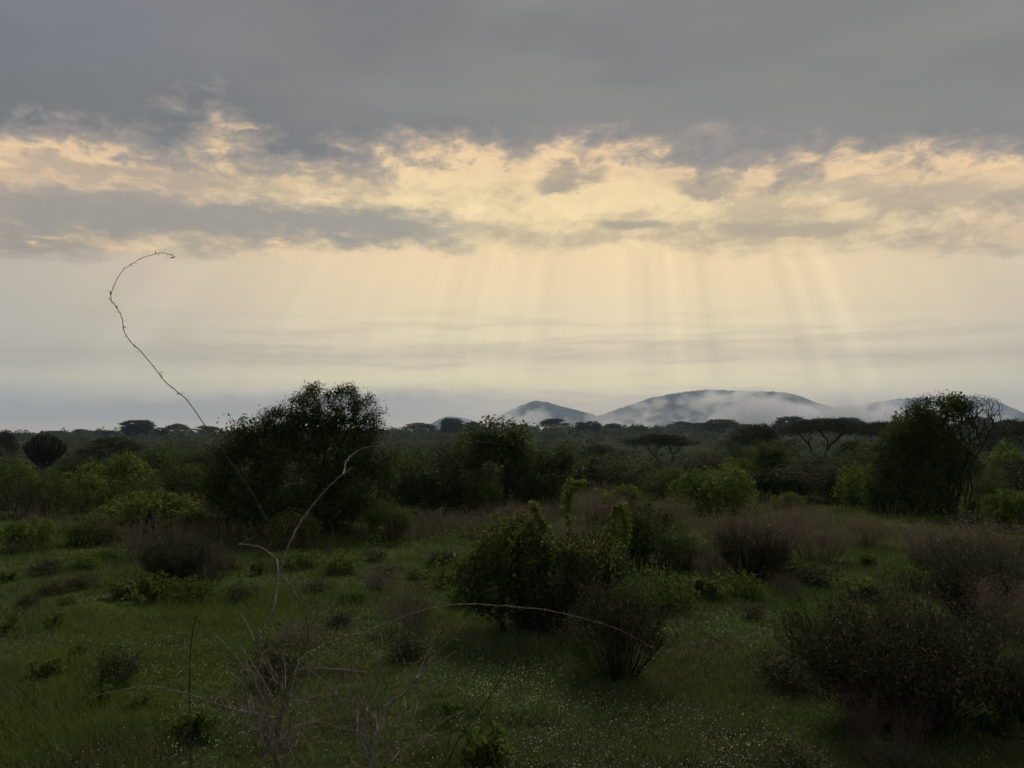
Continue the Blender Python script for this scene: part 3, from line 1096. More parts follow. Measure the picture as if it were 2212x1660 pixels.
# ------------------------------------------------------------------ countless growth: woodland, thicket, undergrowth, grass, flowers
def build_woodland():
    rng = np.random.default_rng(900)
    parts = []
    n = 2150
    D = 88 + (760 - 88) * rng.random(n) ** 1.45
    az = np.radians(-39 + 78 * rng.random(n))
    X = D * np.tan(az)
    for x, y in zip(X, D):
        w = 2.4 + 3.4 * rng.random()
        h = 1.5 + 2.4 * rng.random() ** 1.6
        if rng.random() < 0.08:
            h *= 1.7
        z0 = float(terr(x, y))
        k = 84 if y < 420 else 54
        u = unit(rng.normal(size=(k, 3)))
        u[:, 2] = np.abs(u[:, 2])
        lob = 1 + 0.25 * np.sin(3 * np.arctan2(u[:, 1], u[:, 0]) + x)
        C = np.stack([x + u[:, 0] * w * 0.5 * lob, y + u[:, 1] * w * 0.5 * lob, z0 + 0.1 + u[:, 2] * h * (0.8 + 0.25 * rng.random(k))], 1)
        parts.append(leaf_cards(C, 0.22 + 0.0016 * y, rng, 0.15, 0, 0.75))
    for i in range(170):                                         # taller crowns that break the ridge line
        y = 360 + 350 * rng.random()
        x = y * math.tan(math.radians(-38 + 76 * rng.random()))
        z0 = float(terr(x, y))
        for b in range(3):
            w, h = 4 + 5 * rng.random(), 2.2 + 3.4 * rng.random() ** 1.5
            bx = x + rng.normal() * 3.5
            k = 60
            u = unit(rng.normal(size=(k, 3)))
            u[:, 2] = np.abs(u[:, 2])
            C = np.stack([bx + u[:, 0] * w * 0.5, y + u[:, 1] * w * 0.5, z0 + u[:, 2] * h * (0.75 + 0.3 * rng.random(k))], 1)
            parts.append(leaf_cards(C, 0.30 + 0.0013 * y, rng, 0.15, 0, 0.7))
    v, q, _ = join(parts)
    o = obj('woodland', mesh('woodland', v, q, None, [M['far_green']]))
    tag(o, 'hazy green bushland covering the far slope', None, None, 'stuff')


def build_thicket():
    rng = np.random.default_rng(910)
    parts, lv = [], []
    n = 560
    D = 33 + 80 * rng.random(n)
    az = np.radians(-38 + 76 * rng.random(n))
    X = D * np.tan(az)
    for x, y in zip(X, D):
        z0 = float(terr(x, y))
        w = 1.6 + 2.0 * rng.random()
        h = 0.9 + 1.2 * rng.random()
        k = 50
        u = unit(rng.normal(size=(k, 3)))
        u[:, 2] = np.abs(u[:, 2])
        C = np.array([x, y, z0]) + u * (rng.random(k)[:, None] ** 0.5) * np.array([w * 0.6, w * 0.6, h])
        parts.append(leaf_cards(C, 0.42, rng, 0, 0, 0.05, 0.1, axis=u * 1.2 + np.array([0, 0, 0.5])))
        k = 120
        u = unit(rng.normal(size=(k, 3)))
        u[:, 2] = np.abs(u[:, 2])
        lob = (1 + 0.3 * np.sin(3 * np.arctan2(u[:, 1], u[:, 0]) + x * 3))[:, None]
        C = np.array([x, y, z0]) + u * lob * (0.55 + 0.45 * rng.random(k))[:, None] * np.array([w * 0.5, w * 0.5, h * 0.9])
        lv.append(leaf_cards(C, 0.11 + 0.0014 * y, rng, 0.15, 0, 0.6))
    v, q, _ = join(parts)
    o = obj('thicket', mesh('thicket', v, q, None, [M['bark']]))
    tag(o, 'brownish leafless thicket filling the dip before the slope', None, None, 'stuff')
    v, q, _ = join(lv)
    o = obj('thicket_leaves', mesh('thicket_leaves', v, q, None, [M['thicket_leaf']]))
    tag(o, 'dark leaves of the thicket filling the dip', None, None, 'stuff')


def lawn(x, y):
    """1 on the open grass, 0 under the bush belt"""
    edge = 21 + 3.5 * np.sin(x * 0.33 + 0.5) + 2.0 * np.sin(x * 0.9) - 2.5 * sm(3, 9, x)
    return 1 - sm(-2, 2, y - edge)


def build_undergrowth():
    rng = np.random.default_rng(920)
    n = 2400
    D = np.exp(np.log(13) + np.log(60 / 13.0) * rng.random(n))
    az = np.radians(-40 + 80 * rng.random(n))
    X = D * np.tan(az)
    keep = rng.random(n) > lawn(X, D) * 0.93
    X, D = X[keep], D[keep]
    dens = fnoise(X / 3.0, D / 3.0, 4, 3)
    g, t = [], []
    for x, y, dn in zip(X, D, dens):
        z0 = float(terr(x, y))
        if dn > -0.18:
            k = 46
            w, h = 0.35 + 0.35 * rng.random(), 0.15 + 0.45 * rng.random() ** 1.5
            u = unit(rng.normal(size=(k, 3)))
            u[:, 2] = np.abs(u[:, 2])
            C = np.array([x, y, z0]) + u * (rng.random(k) ** 0.4)[:, None] * np.array([w, w, h])
            g.append(leaf_cards(C, 0.06 + 0.0012 * y, rng, 0.5, 0, 0.5))
        else:
            k = 34
            C = np.stack([x + rng.normal(size=k) * 0.3, y + rng.normal(size=k) * 0.3, np.full(k, z0)], 1)
            ax = unit(rng.normal(size=(k, 3)) * 0.16 + np.array([0, 0, 1.0]))
            L = (0.2 + 0.42 * rng.random(k))
            C = C + ax * L[:, None] * 0.5
            side = unit(np.cross(ax, rng.normal(size=(k, 3)))) * (0.0025 + 0.00010 * y)
            b, tp = C - ax * L[:, None] * 0.5, C + ax * L[:, None] * 0.5
            V = np.stack([b - side, b + side, tp + side * 1.6, tp - side * 1.6], 1).reshape(-1, 3)
            t.append((V, np.arange(k * 4).reshape(-1, 4), None))
    v, q, _ = join(g)
    tag(obj('undergrowth', mesh('undergrowth', v, q, None, [M['olive_leaf']])), 'low leafy undergrowth between the bushes', None, None, 'stuff')
    v, q, _ = join(t)
    tag(obj('tall_grass', mesh('tall_grass', v, q, None, [M['grey_herb']])), 'tall greyish grass stalks between the bushes', None, None, 'stuff')


# patches of fresh young grass: centre and radius
FRESH = [(*ground_at(430, 1385).xy, 2.2), (*ground_at(560, 1310).xy, 1.8), (*ground_at(60, 1590).xy, 1.6)]


def grass_mat():
    m = new_mat('grass_blade')
    nt = S.nt
    g = nt.nodes.new('ShaderNodeNewGeometry')
    rnd = S(g.outputs['Random Per Island'])
    p = g.outputs['Position']
    big = noise(p, 0.30, 2, 0.5)
    mid = noise(p, 1.3, 2, 0.5)
    big = big + (noise(p, 3.5, 1, 0.5) - 0.5) * 0.12
    for gx, gy, gr in FRESH:
        n = nt.nodes.new('ShaderNodeVectorMath')
        n.operation = 'DISTANCE'
        nt.links.new(p, n.inputs[0])
        n.inputs[1].default_value = (gx, gy, 0)
        big = big + sstep(gr, gr * 0.3, S(n.outputs['Value'])) * 0.16
    col = mixc(rnd, (0.060, 0.085, 0.028), (0.155, 0.188, 0.066))
    col = mixc(sstep(0.52, 0.62, big) * 0.75, col, (0.100, 0.158, 0.024))
    col = mixc(sstep(0.52, 0.66, mid) * 0.45, col, (0.092, 0.092, 0.045))
    col = mixc(sstep(0.90, 0.98, rnd), col, (0.20, 0.18, 0.11))
    p1 = principled(col, 0.8, 0.04)
    t = nt.nodes.new('ShaderNodeBsdfTranslucent')
    nt.links.new(col, t.inputs['Color'])
    mx = nt.nodes.new('ShaderNodeMixShader')
    mx.inputs[0].default_value = 0.25
    nt.links.new(p1, mx.inputs[1])
    nt.links.new(t.outputs[0], mx.inputs[2])
    out_surface(mx.outputs[0])
    return m


def build_grass():
    rng = np.random.default_rng(930)
    n = 700000
    D = np.exp(np.log(4.6) + np.log(48 / 4.6) * rng.random(n) ** 1.15)
    az = np.radians(-41 + 82 * rng.random(n))
    X = D * np.tan(az)
    tall = 0.5 + sum(0.6 * (1 - sm(r * 0.4, r, np.hypot(X - gx, D - gy))) for gx, gy, r in FRESH) + sm(-0.15, 0.35, fnoise(X / 1.6, D / 1.6, 8, 3)) * 0.9 + 0.8 * sm(0.1, 0.45, fnoise(X / 0.35, D / 0.35, 3, 2))
    h = (0.035 + 0.05 * rng.random(n)) * tall * (1 + 0.015 * D)
    w = (0.0028 + 0.00042 * D) * (0.7 + 0.6 * rng.random(n))
    a = rng.random(n) * 2 * math.pi
    lean = rng.normal(size=(n, 2)) * 0.5
    z = terr(X, D)
    b = np.stack([X, D, z - 0.004], 1)
    s = np.stack([np.cos(a), np.sin(a), np.zeros(n)], 1) * w[:, None]
    t = b + np.stack([lean[:, 0] * h, lean[:, 1] * h, h], 1)
    V = np.stack([b - s, b + s, t], 1).reshape(-1, 3)
    o = obj('grass', mesh('grass', V, None, np.arange(n * 3).reshape(-1, 3), [grass_mat()]))
    tag(o, 'short green grass covering the clearing', None, None, 'stuff')


def build_flowers():
    rng = np.random.default_rng(940)
    n = 70000
    D = np.exp(np.log(5.0) + np.log(24 / 5.0) * rng.random(n))
    az = np.radians(-40 + 80 * rng.random(n))
    X = D * np.tan(az)
    dn = fnoise(X / 1.4, D / 1.4, 21, 3) + 0.8 * fnoise(X / 5.0, D / 5.0, 5, 2) + 0.12 * sm(-3, 2, X)
    keep = (rng.random(n) < (0.05 + sm(-0.05, 0.8, dn) ** 1.3)) & (rng.random(n) < lawn(X, D + 2))
    X, D = X[keep], D[keep]
    n = len(X)
    z = terr(X, D) + 0.04 + 0.06 * rng.random(n)
    C = np.stack([X, D, z], 1)
    r = (0.0032 + 0.0026 * rng.random(n)) * (1 + 0.010 * D)
    nr = unit(rng.normal(size=(n, 3)) * 0.45 + np.array([0, -0.25, 1.0]))
    u = unit(np.cross(nr, np.array([1.0, 0.2, 0])))
    v = np.cross(nr, u)
    ph = rng.random(n) * 6.28
    V = [C + nr * r[:, None] * 0.25]
    for k in range(6):
        a = ph + k * math.pi / 3
        rr = r * (0.8 + 0.4 * rng.random(n))
        V.append(C + (np.cos(a)[:, None] * u + np.sin(a)[:, None] * v) * rr[:, None])
    V = np.stack(V, 1).reshape(-1, 3)
    i = np.arange(n)[:, None] * 7
    T = np.concatenate([np.stack([i[:, 0], i[:, 0] + 1 + k, i[:, 0] + 1 + (k + 1) % 6], 1) for k in range(6)])
    m = new_mat('petal')
    g = S.nt.nodes.new('ShaderNodeNewGeometry')
    out_surface(principled(mixc(S(g.outputs['Random Per Island']), (0.20, 0.20, 0.16), (0.42, 0.42, 0.37)), 0.6, 0.2))
    tag(obj('meadow_flowers', mesh('meadow_flowers', V, None, T, [m])), 'tiny white flowers sprinkled over the grass', None, None, 'stuff')


build_woodland()
build_thicket()
build_undergrowth()
build_grass()
build_flowers()


# ------------------------------------------------------------------ the single large plants
def blobs_px(list_px, cx, base, dist, depth=0.8):
    """ellipsoids surveyed in the picture -> local metres about the plant's foot"""
    k = dist / FPX
    return [((b[0] - cx) * k, (b[4] if len(b) > 4 else 0.0), (base - b[1]) * k, b[2] * k, max(b[2], b[3]) * k * depth, b[3] * k) for b in list_px]


def big_tree():
    rng = np.random.default_rng(3)
    cx, base = 650, 1155
    g = ground_at(cx, base)
    low = blobs_px([(520, 1045, 78, 92, .2), (640, 1040, 115, 100, -.3), (765, 1035, 80, 92, .1), (505, 965, 58, 42), (570, 952, 62, 38), (645, 950, 70, 36), (640, 1105, 165, 48), (800, 985, 46, 42), (475, 1040, 40, 60), (720, 950, 55, 36), (610, 925, 55, 24), (690, 922, 55, 24, .1), (760, 928, 50, 26), (530, 938, 42, 20)], cx, base, g.y)
    parts = leafy_bush(201, low, 760, 58, 0.105, M['dark_leaf'], M['bark_black'], 9, 0.5, 0.16, 0.004, shell=0.5)
    green = in_blobs(330, low, rng, 1.0)
    green = green[green[:, 2] > 0.5]
    C = np.repeat(green, 16, 0) + rng.normal(size=(len(green) * 16, 3)) * 0.11
    lv = leaf_cards(C, 0.085, rng, 0.8, 0.3, 0.5)
    parts.append(('climber', mesh('climber', lv[0], lv[1], None, [M['olive_leaf']])))
    topb = blobs_px([(597, 912, 42, 26), (640, 885, 34, 28, .3), (678, 868, 40, 30, -.2), (735, 872, 42, 30, .2), (783, 888, 36, 32), (800, 925, 28, 30, .2), (560, 932, 36, 20), (668, 846, 22, 14), (740, 850, 30, 14, .1), (700, 905, 70, 18)], cx, base, g.y, 0.9)
    tips = in_blobs(330, topb, rng, 0.45)
    sprout = np.array([((px - cx) * g.y / FPX, rng.normal() * 0.3, (base - py) * g.y / FPX) for px, py in ((664, 834), (680, 830), (722, 842), (735, 836), (757, 846), (772, 852), (802, 866), (818, 880), (612, 872), (588, 882), (560, 893), (541, 905), (512, 908), (506, 916), (820, 930), (838, 938))])
    tips = np.vstack([tips, sprout])
    wood, td = skeleton(tips, np.array([[-0.1, 0, 0.9], [0.35, 0.1, 1.0], [0.6, -0.1, 1.0], [0.9, 0.1, 0.9]]), rng, k_path=0.4, lift=0.5, r_tip=0.006, wob=0.04, base_r=0.045)
    parts.append(('limb', mesh('limb', wood[0], wood[1], wood[2], [M['bark_black']], True)))
    C = np.repeat(tips, 52, 0) + rng.normal(size=(len(tips) * 52, 3)) * 0.08
    C -= np.repeat(td, 52, 0) * (rng.random(len(C)) * 0.22)[:, None]
    lv = leaf_cards(C, 0.060, rng, 0.1, 0.0, 0.42)
    parts.append(('top_crown', mesh('top_crown', lv[0], lv[1], None, [M['dark_leaf']])))
    place('tree', parts, g, 1, 1, 'large dark bushy tree, tallest crown standing before the left woodland', 'tree', None, 0)


def vine_tree():
    rng = np.random.default_rng(5)
    cx, base = 2040, 1112
    g = ground_at(cx, base)
    vb = blobs_px([(1935, 1060, 52, 50), (1950, 1085, 60, 26, -.3), (1955, 985, 48, 52, .2), (1985, 925, 48, 44), (2020, 893, 48, 28, -.1), (2065, 880, 34, 20), (1990, 1005, 55, 75, .3), (1905, 1062, 40, 42), (2010, 960, 45, 55, -.2), (2000, 1075, 60, 38), (2095, 888, 24, 18, .2), (2055, 1070, 36, 36, -.2), (2060, 1000, 34, 40, -.3)], cx, base, g.y)
    a = vine_bush(301, vb, 520, 760, 0.11, M['olive_leaf'], M['bark_black'], 6, 0.4, 0.045, (0.3, 0.9), 1.0, per=40, spread=0.15)
    vb2 = [(b[0], b[1], b[2] + 0.05, b[3] * 1.02, b[4] * 1.02, b[5] * 1.02) for b in vb[:5]]
    pts = in_blobs(160, vb2, rng, 1.0)
    pts = pts[(pts[:, 0] < 0.3)]
    C = np.repeat(pts, 14, 0) + rng.normal(size=(len(pts) * 14, 3)) * 0.1
    lv = leaf_cards(C, 0.09, rng, 0.8, 0.2, 0.55)
    a.append(('climber', mesh('climber', lv[0], lv[1], None, [M['vine_leaf']])))
    bb = blobs_px([(2128, 885, 46, 34), (2150, 880, 34, 30, .3), (2105, 905, 40, 36, -.3), (2090, 950, 40, 45), (2125, 930, 40, 38, .2), (2060, 975, 40, 50), (2160, 905, 22, 30), (2075, 880, 40, 20), (2030, 885, 40, 24)], cx, base, g.y, 0.9)
    tips = in_blobs(700, bb, rng, 0.55)
    feet = [2028, 2040, 2049, 2058, 2068, 2079, 2090, 2100, 2035, 2063]
    who = np.clip(((np.argsort(np.argsort(tips[:, 0] + rng.normal(size=len(tips)) * 0.25)) / len(tips)) * len(feet)).astype(int), 0, len(feet) - 1)
    for i, fx in enumerate(sorted(feet)):
        fx = 2040 + (fx - 2040) * 0.9
        wood, td = skeleton(tips[who == i], np.array([[(fx - cx) * g.y / FPX, rng.normal() * 0.25, -0.05]]), rng, k_path=0.25, lift=0.75, r_tip=0.0058, sub=6, wob=0.022, base_r=0.034)
        a.append(('bare_limb', mesh('bare_limb', wood[0], wood[1], wood[2], [M['bark_black']], True)))
    some = tips[(tips[:, 0] < 1.0)]
    C = np.repeat(some, 4, 0) + rng.normal(size=(len(some) * 4, 3)) * 0.1
    lv = leaf_cards(C, 0.06, rng, 0.3, 0, 0.5)
    a.append(('sparse_crown', mesh('sparse_crown', lv[0], lv[1], None, [M['dark_leaf']])))
    place('tree', a, g, 1, 1, 'tall tree smothered in vines with bare branches sticking out on one side', 'tree', None, 0)


def centre_bush():
    cx, base = 1110, 1368
    g = ground_at(cx, base)
    body = blobs_px([(1105, 1260, 90, 80), (1180, 1270, 95, 75, .2), (1050, 1260, 60, 70, -.1), (1140, 1200, 70, 55), (1220, 1240, 60, 65, .3), (1185, 1315, 85, 42, .15), (1115, 1318, 50, 34, .1), (1240, 1300, 50, 45, .3)], cx, base, g.y)
    parts = leafy_bush(211, body, 430, 28, 0.055, M['dark_leaf'], M['bark_black'], 12, 0.35, 0.085, 0.003, shell=0.35)
    vb = blobs_px([(1100, 1155, 52, 34), (1140, 1150, 34, 26, .1), (1052, 1205, 42, 36, -.1), (1022, 1250, 28, 46, -.15), (1135, 1195, 60, 34, -.1), (1190, 1205, 40, 20, .1), (1260, 1195, 45, 16, .1), (1312, 1165, 20, 20), (1085, 1255, 30, 40, -.2)], cx, base, g.y, 0.9)
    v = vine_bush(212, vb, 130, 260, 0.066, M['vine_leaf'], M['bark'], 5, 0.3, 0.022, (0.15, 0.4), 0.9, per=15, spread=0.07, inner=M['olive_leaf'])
    rng = np.random.default_rng(213)
    k = g.y / FPX
    br = broom_shrub(214, 330 * k, 235 * k, 90, M['scrub_leaf'], M['bark_black'], 6, 9, 0.034, 0.7, 0.006, 0.4, 0.1, 0.15, 0.4)
    for pn, me in br:                                            # dark twigs mixed through it, a little to one side
        me.transform(__import__('mathutils').Matrix.Translation((70 * k, 0.15, 0)))
        parts.append(('twiggy_' + pn, me))
    L, AX, st = [], [], []
    for path in ([(1215, 1215), (1228, 1150), (1222, 1095), (1232, 1045)], [(1222, 1100), (1240, 1062), (1262, 1052)], [(1290, 1200), (1322, 1150), (1325, 1108), (1340, 1102)], [(1340, 1104), (1348, 1140), (1350, 1175)], [(1180, 1150), (1160, 1120), (1150, 1095)]):
        P = smooth_path([((px - cx) * k, 0.1 * rng.normal(), (base - py) * k) for px, py in path], 24)
        st.append(tube(P, np.full(24, 0.006), 4))
        m = 10
        L.append(np.repeat(P, m, 0) + rng.normal(size=(24 * m, 3)) * 0.032)
        AX.append(np.tile(np.array([0, 0, -0.6]), (24 * m, 1)))
    lv = leaf_cards(np.concatenate(L), 0.062, rng, 0.5, 0, 0.6, axis=np.concatenate(AX))
    w = join(st)
    parts += [('vine_stem', v[0][1]), ('vine_shade', v[1][1]), ('vine', v[2][1]), ('shoot_stem', mesh('shoot_stem', w[0], w[1], None, [M['bark']])), ('climbing_shoot', mesh('climbing_shoot', lv[0], lv[1], None, [M['vine_leaf']]))]
    place('vine_covered_bush', parts, g, 1, 1, 'big bush in the clearing draped with bright green vines and upright shoots', 'bush', None, 0)


def arch_bush():
    """small arched bush hung with fine leafy strings"""
    cx, base = 630, 1190
    g = ground_at(cx, base)
    b = blobs_px([(630, 1125, 30, 18), (605, 1145, 18, 22), (655, 1140, 16, 24), (630, 1165, 36, 24)], cx, base, g.y)
    place('vine_covered_bush', vine_bush(215, b, 60, 150, 0.06, M['vine_leaf'], M['bark'], 3, 0.2, 0.04, (0.3, 0.75), 1.3, per=8, spread=0.08), g, 1, 1, 'small arched bush hung with leafy strings before the large dark tree', 'bush', None, 0)


def front_stem_bush():
    cx, base = 1335, 1470
    g = ground_at(cx, base)
    k = g.y / FPX
    parts = broom_shrub(221, 245 * k, 215 * k, 95, M['scrub_leaf'], M['bark_black'], 7, 12, 0.036, 0.74, 0.0055, 0.55, 0.1, 0.18, 0.5)
    rng = np.random.default_rng(222)
    b = blobs_px([(1290, 1440, 55, 26), (1350, 1460, 55, 14), (1255, 1400, 26, 40)], cx, base, g.y)
    C = in_blobs(900, b, rng)
    lv = leaf_cards(C, 0.04, rng, 0.5, 0, 0.45)
    parts.append(('low_foliage', mesh('low_foliage', lv[0], lv[1], None, [M['fern_leaf']])))
    C = in_blobs(1100, blobs_px([(1400, 1290, 55, 34), (1345, 1300, 40, 26)], cx, base, g.y), rng)
    lv = leaf_cards(C, 0.034, rng, 0.4, 0, 0.5)
    parts.append(('top_foliage', mesh('top_foliage', lv[0], lv[1], None, [M['olive_leaf']])))
    place('bush', parts, g, 1, 1, 'stemmy bush with bare dark lower stalks standing alone among white flowers', 'bush', None, 0)


def right_shrub():
    cx, base = 1945, 1562
    g = ground_at(cx, base)
    k = g.y / FPX
    parts = broom_shrub(231, 500 * k, 280 * k, 400, M['scrub_leaf'], M['bark_black'], 6, 13, 0.034, 0.72, 0.0055, 0.35, 0.1, 0.22, 0.4)
    rng = np.random.default_rng(232)
    b = blobs_px([(1950, 1430, 150, 60), (1830, 1400, 80, 45, .1), (2070, 1410, 85, 55)], cx, base, g.y, 0.7)
    C = in_blobs(9000, b, rng, 0.3)
    lv = leaf_cards(C, 0.036, rng, 0.2, 0, 0.34, axis=np.tile(np.array([0, 0, 0.7]), (9000, 1)))
    parts.append(('inner_foliage', mesh('inner_foliage', lv[0], lv[1], None, [M['dark_leaf']])))
    place('bush', parts, g, 1, 1, 'wide dark shrub filling the near right of the clearing', 'bush', None, 0)


def broadleaf_plant():
    cx, base = 2050, 1592
    g = ground_at(cx, base)
    rng = np.random.default_rng(241)
    root = bpy.data.objects.new('broadleaf_plant', None)
    COL.objects.link(root)
    root.location = g
    tag(root, 'young plant with large pale green leaves at the foot of the wide dark shrub', 'plant')
    t = np.linspace(-1, 1, 7)
    w = 0.34 * (1 - t ** 2) ** 0.7
    V, Q = [], []
    for i, (tt, ww) in enumerate(zip(t, w)):
        y = (tt + 1) * 0.5
        dz = -0.22 * y * y
        V += [(-ww * 0.5, y, dz + ww * 0.22), (0, y, dz), (ww * 0.5, y, dz + ww * 0.22)]
    for i in range(6):
        a = i * 3
        Q += [(a, a + 1, a + 4, a + 3), (a + 1, a + 2, a + 5, a + 4)]
    me = mesh('leaf', V, Q, None, [M['big_leaf']], True)
    stems = []
    for i in range(17):
        a = i * 2.4 + rng.normal() * 0.2
        hgt = 0.05 + 0.20 * rng.random()
        q = 0.03 + 0.10 * rng.random()
        p = np.array([math.cos(a) * q, math.sin(a) * q, hgt])
        stems.append(tube(np.array([[0, 0, -0.02], p * np.array([0.4, 0.4, 0.6]), p]), np.array([0.005, 0.004, 0.002]), 4))
        lf = bpy.data.objects.new('leaf', me)
        COL.objects.link(lf)
        lf.parent = root
        lf.location = p
        s = 0.10 + 0.06 * rng.random()
        lf.scale = (s, s, s)
        lf.rotation_euler = (0.15 + 0.7 * rng.random(), rng.normal() * 0.3, a - math.pi / 2)
    st = join(stems)
    obj('stem', mesh('stem', st[0], st[1], None, [M['fern_leaf']], True), root)


big_tree()
vine_tree()
centre_bush()
arch_bush()
front_stem_bush()
right_shrub()
broadleaf_plant()


# ------------------------------------------------------------------ bushes and small plants of the clearing
LAWN = 'small plants dotted over the clearing'
for a in (
    ('shrub', 'fern', 88, 1472, 1424, 84, 'round low shrub with white flowers at its foot, at the left border'),
    ('shrub', 'scrub', 250, 1480, 1398, 84, 'dark ragged shrub, tallest of the low ones on the left lawn'),
    ('plant', 'frondy', 213, 1530, 1466, 66, 'feathery plant just below the dark ragged shrub'),
    ('plant', 'frondy', 302, 1532, 1490, 66, 'spreading feathery plant under the long thin arching twig'),
    ('shrub', 'fern', 418, 1594, 1528, 116, 'low leafy shrub round the foot of the black upright stick'),
    ('plant', 'frondy', 115, 1358, 1312, 66, 'leafy plant above the round low shrub on the left lawn'),
    ('plant', 'frondy', 20, 1368, 1310, 70, 'leafy plant cut by the left border of the lawn'),
    ('shrub', 'scrub', 105, 1242, 1204, 78, 'darker of the two low shrubs behind the left lawn'),
    ('shrub', 'greenlow', 180, 1232, 1194, 68, 'greener of the two low shrubs behind the left lawn'),
    ('shrub', 'scrub', 120, 1284, 1253, 72, 'flat dark shrub lying in front of the pair of low shrubs'),
    ('shrub', 'scrub', 178, 1273, 1240, 64, 'small shrub beside the flat dark one on the left lawn'),
    ('shrub', 'fern', 14, 1256, 1233, 46, 'little shrub at the left border, level with the flat dark one'),
    ('plant', 'greenlow', 140, 1305, 1287, 52, 'tiny plant below the flat dark shrub'),
    ('shrub', 'fern', 268, 1292, 1254, 76, 'lowest end of the feathery green row under the twiggy shrub'),
    ('shrub', 'fern', 335, 1300, 1242, 108, 'middle clump of the feathery green row under the twiggy shrub'),
    ('shrub', 'greenlow', 408, 1304, 1246, 112, 'broad end clump of the feathery green row with flowers before it'),
    ('shrub', 'scrub', 525, 1302, 1254, 74, 'dim low shrub between the feathery row and the thorn bush'),
    ('shrub', 'greenlow', 640, 1228, 1186, 96, 'low bush under the small arched one'),
    ('shrub', 'greenlow', 738, 1238, 1190, 92, 'low green shrub right of the small arched bush'),
    ('shrub', 'scrub', 800, 1212, 1184, 70, 'faint low shrub at the back edge of the middle lawn'),
    ('shrub', 'scrub', 600, 1478, 1384, 136, 'dark leafy shrub behind the forked thorn bush'),
    ('shrub', 'scrub', 872, 1418, 1360, 112, 'compact dark shrub circled by flowers in the middle of the lawn'),
    ('plant', 'frondy', 965, 1552, 1500, 78, 'grassy plant beside the leaning pale twigs'),
    ('shrub', 'fern', 1045, 1662, 1574, 156, 'dark low shrub at the bottom middle of the picture'),
    ('shrub', 'greenlow', 985, 1265, 1208, 116, 'low shrub at the shady foot of the vine-covered bush'),
    ('shrub', 'greenlow', 1010, 1305, 1252, 112, 'yellowish green shrub leaning on the vine-covered bush'),
    ('shrub', 'greenlow', 1415, 1312, 1228, 160, 'fresh green shrub right behind the stemmy bush'),
    ('shrub', 'fern', 1525, 1296, 1240, 120, 'feathery shrub between the stemmy bush and the red-topped one'),
    ('shrub', 'greenlow', 1612, 1300, 1238, 98, 'leafy clump in front of the red-topped dry bush'),
    ('shrub', 'scrub', 1632, 1336, 1302, 66, 'small lone shrub beside the flowery lawn on the right'),
    ('shrub', 'scrub', 1772, 1266, 1212, 92, 'round dark shrub at the end of the grassy gap'),
    ('shrub', 'greenlow', 1718, 1250, 1205, 90, 'dull green shrub leaning on the round dark one'),
    ('shrub', 'fern', 1862, 1292, 1254, 110, 'bright green flat shrub in the grassy gap on the right'),
    ('shrub', 'greenlow', 1960, 1274, 1214, 116, 'leafy shrub right of the bright green flat one'),
    ('shrub', 'fern', 1880, 1222, 1196, 46, 'tiny bright shrub far back in the grassy gap'),
    ('shrub', 'scrub', 1692, 1486, 1408, 136, 'low shrub spilling out left of the wide dark shrub'),
    ('shrub', 'scrub', 1690, 1668, 1590, 152, 'blurred dark shrub at the bottom edge, below the wide dark shrub'),
    ('shrub', 'scrub', 44, 1200, 1172, 60, 'small dark shrub in front of the leafy mound at the left border'),
    ('shrub', 'greenlow', 225, 1212, 1186, 52, 'small green shrub behind the greener of the two low shrubs'),
    ('shrub', 'scrub', 62, 1312, 1284, 54, 'small dark shrub near the tiny plant at the left'),
    ('shrub', 'fern', 480, 1232, 1200, 60, 'low fern-like shrub right of the dark twiggy shrub'),
    ('shrub', 'scrub', 690, 1282, 1248, 70, 'small dark shrub behind the upper fork of the thorn bush'),
    ('shrub', 'greenlow', 762, 1300, 1268, 74, 'flat green shrub left of the tall grey stalky herb'),
    ('shrub', 'scrub', 745, 1352, 1318, 78, 'dark flat shrub under the arching pale branch'),
    ('shrub', 'greenlow', 905, 1250, 1222, 66, 'small green shrub behind the tall grey stalky herb'),
    ('shrub', 'scrub', 830, 1246, 1218, 60, 'small dark shrub at the back of the middle lawn'),
    ('shrub', 'fern', 175, 1420, 1394, 48, 'tuft of fern-like leaves between the two shrubs on the left lawn'),
    ('shrub', 'fern', 560, 1240, 1212, 56, 'low tuft left of the small arched bush'),
    ('shrub', 'fern', 2150, 1590, 1540, 90, 'low shrub beyond the broad-leaved plant'),
    ('shrub', 'scrub', 2195, 1500, 1420, 110, 'dim shrub at the right border behind the wide dark shrub'),
):
    plant(a[0], a[1], a[2], a[3], a[4], a[5], a[6], a[0], LAWN)

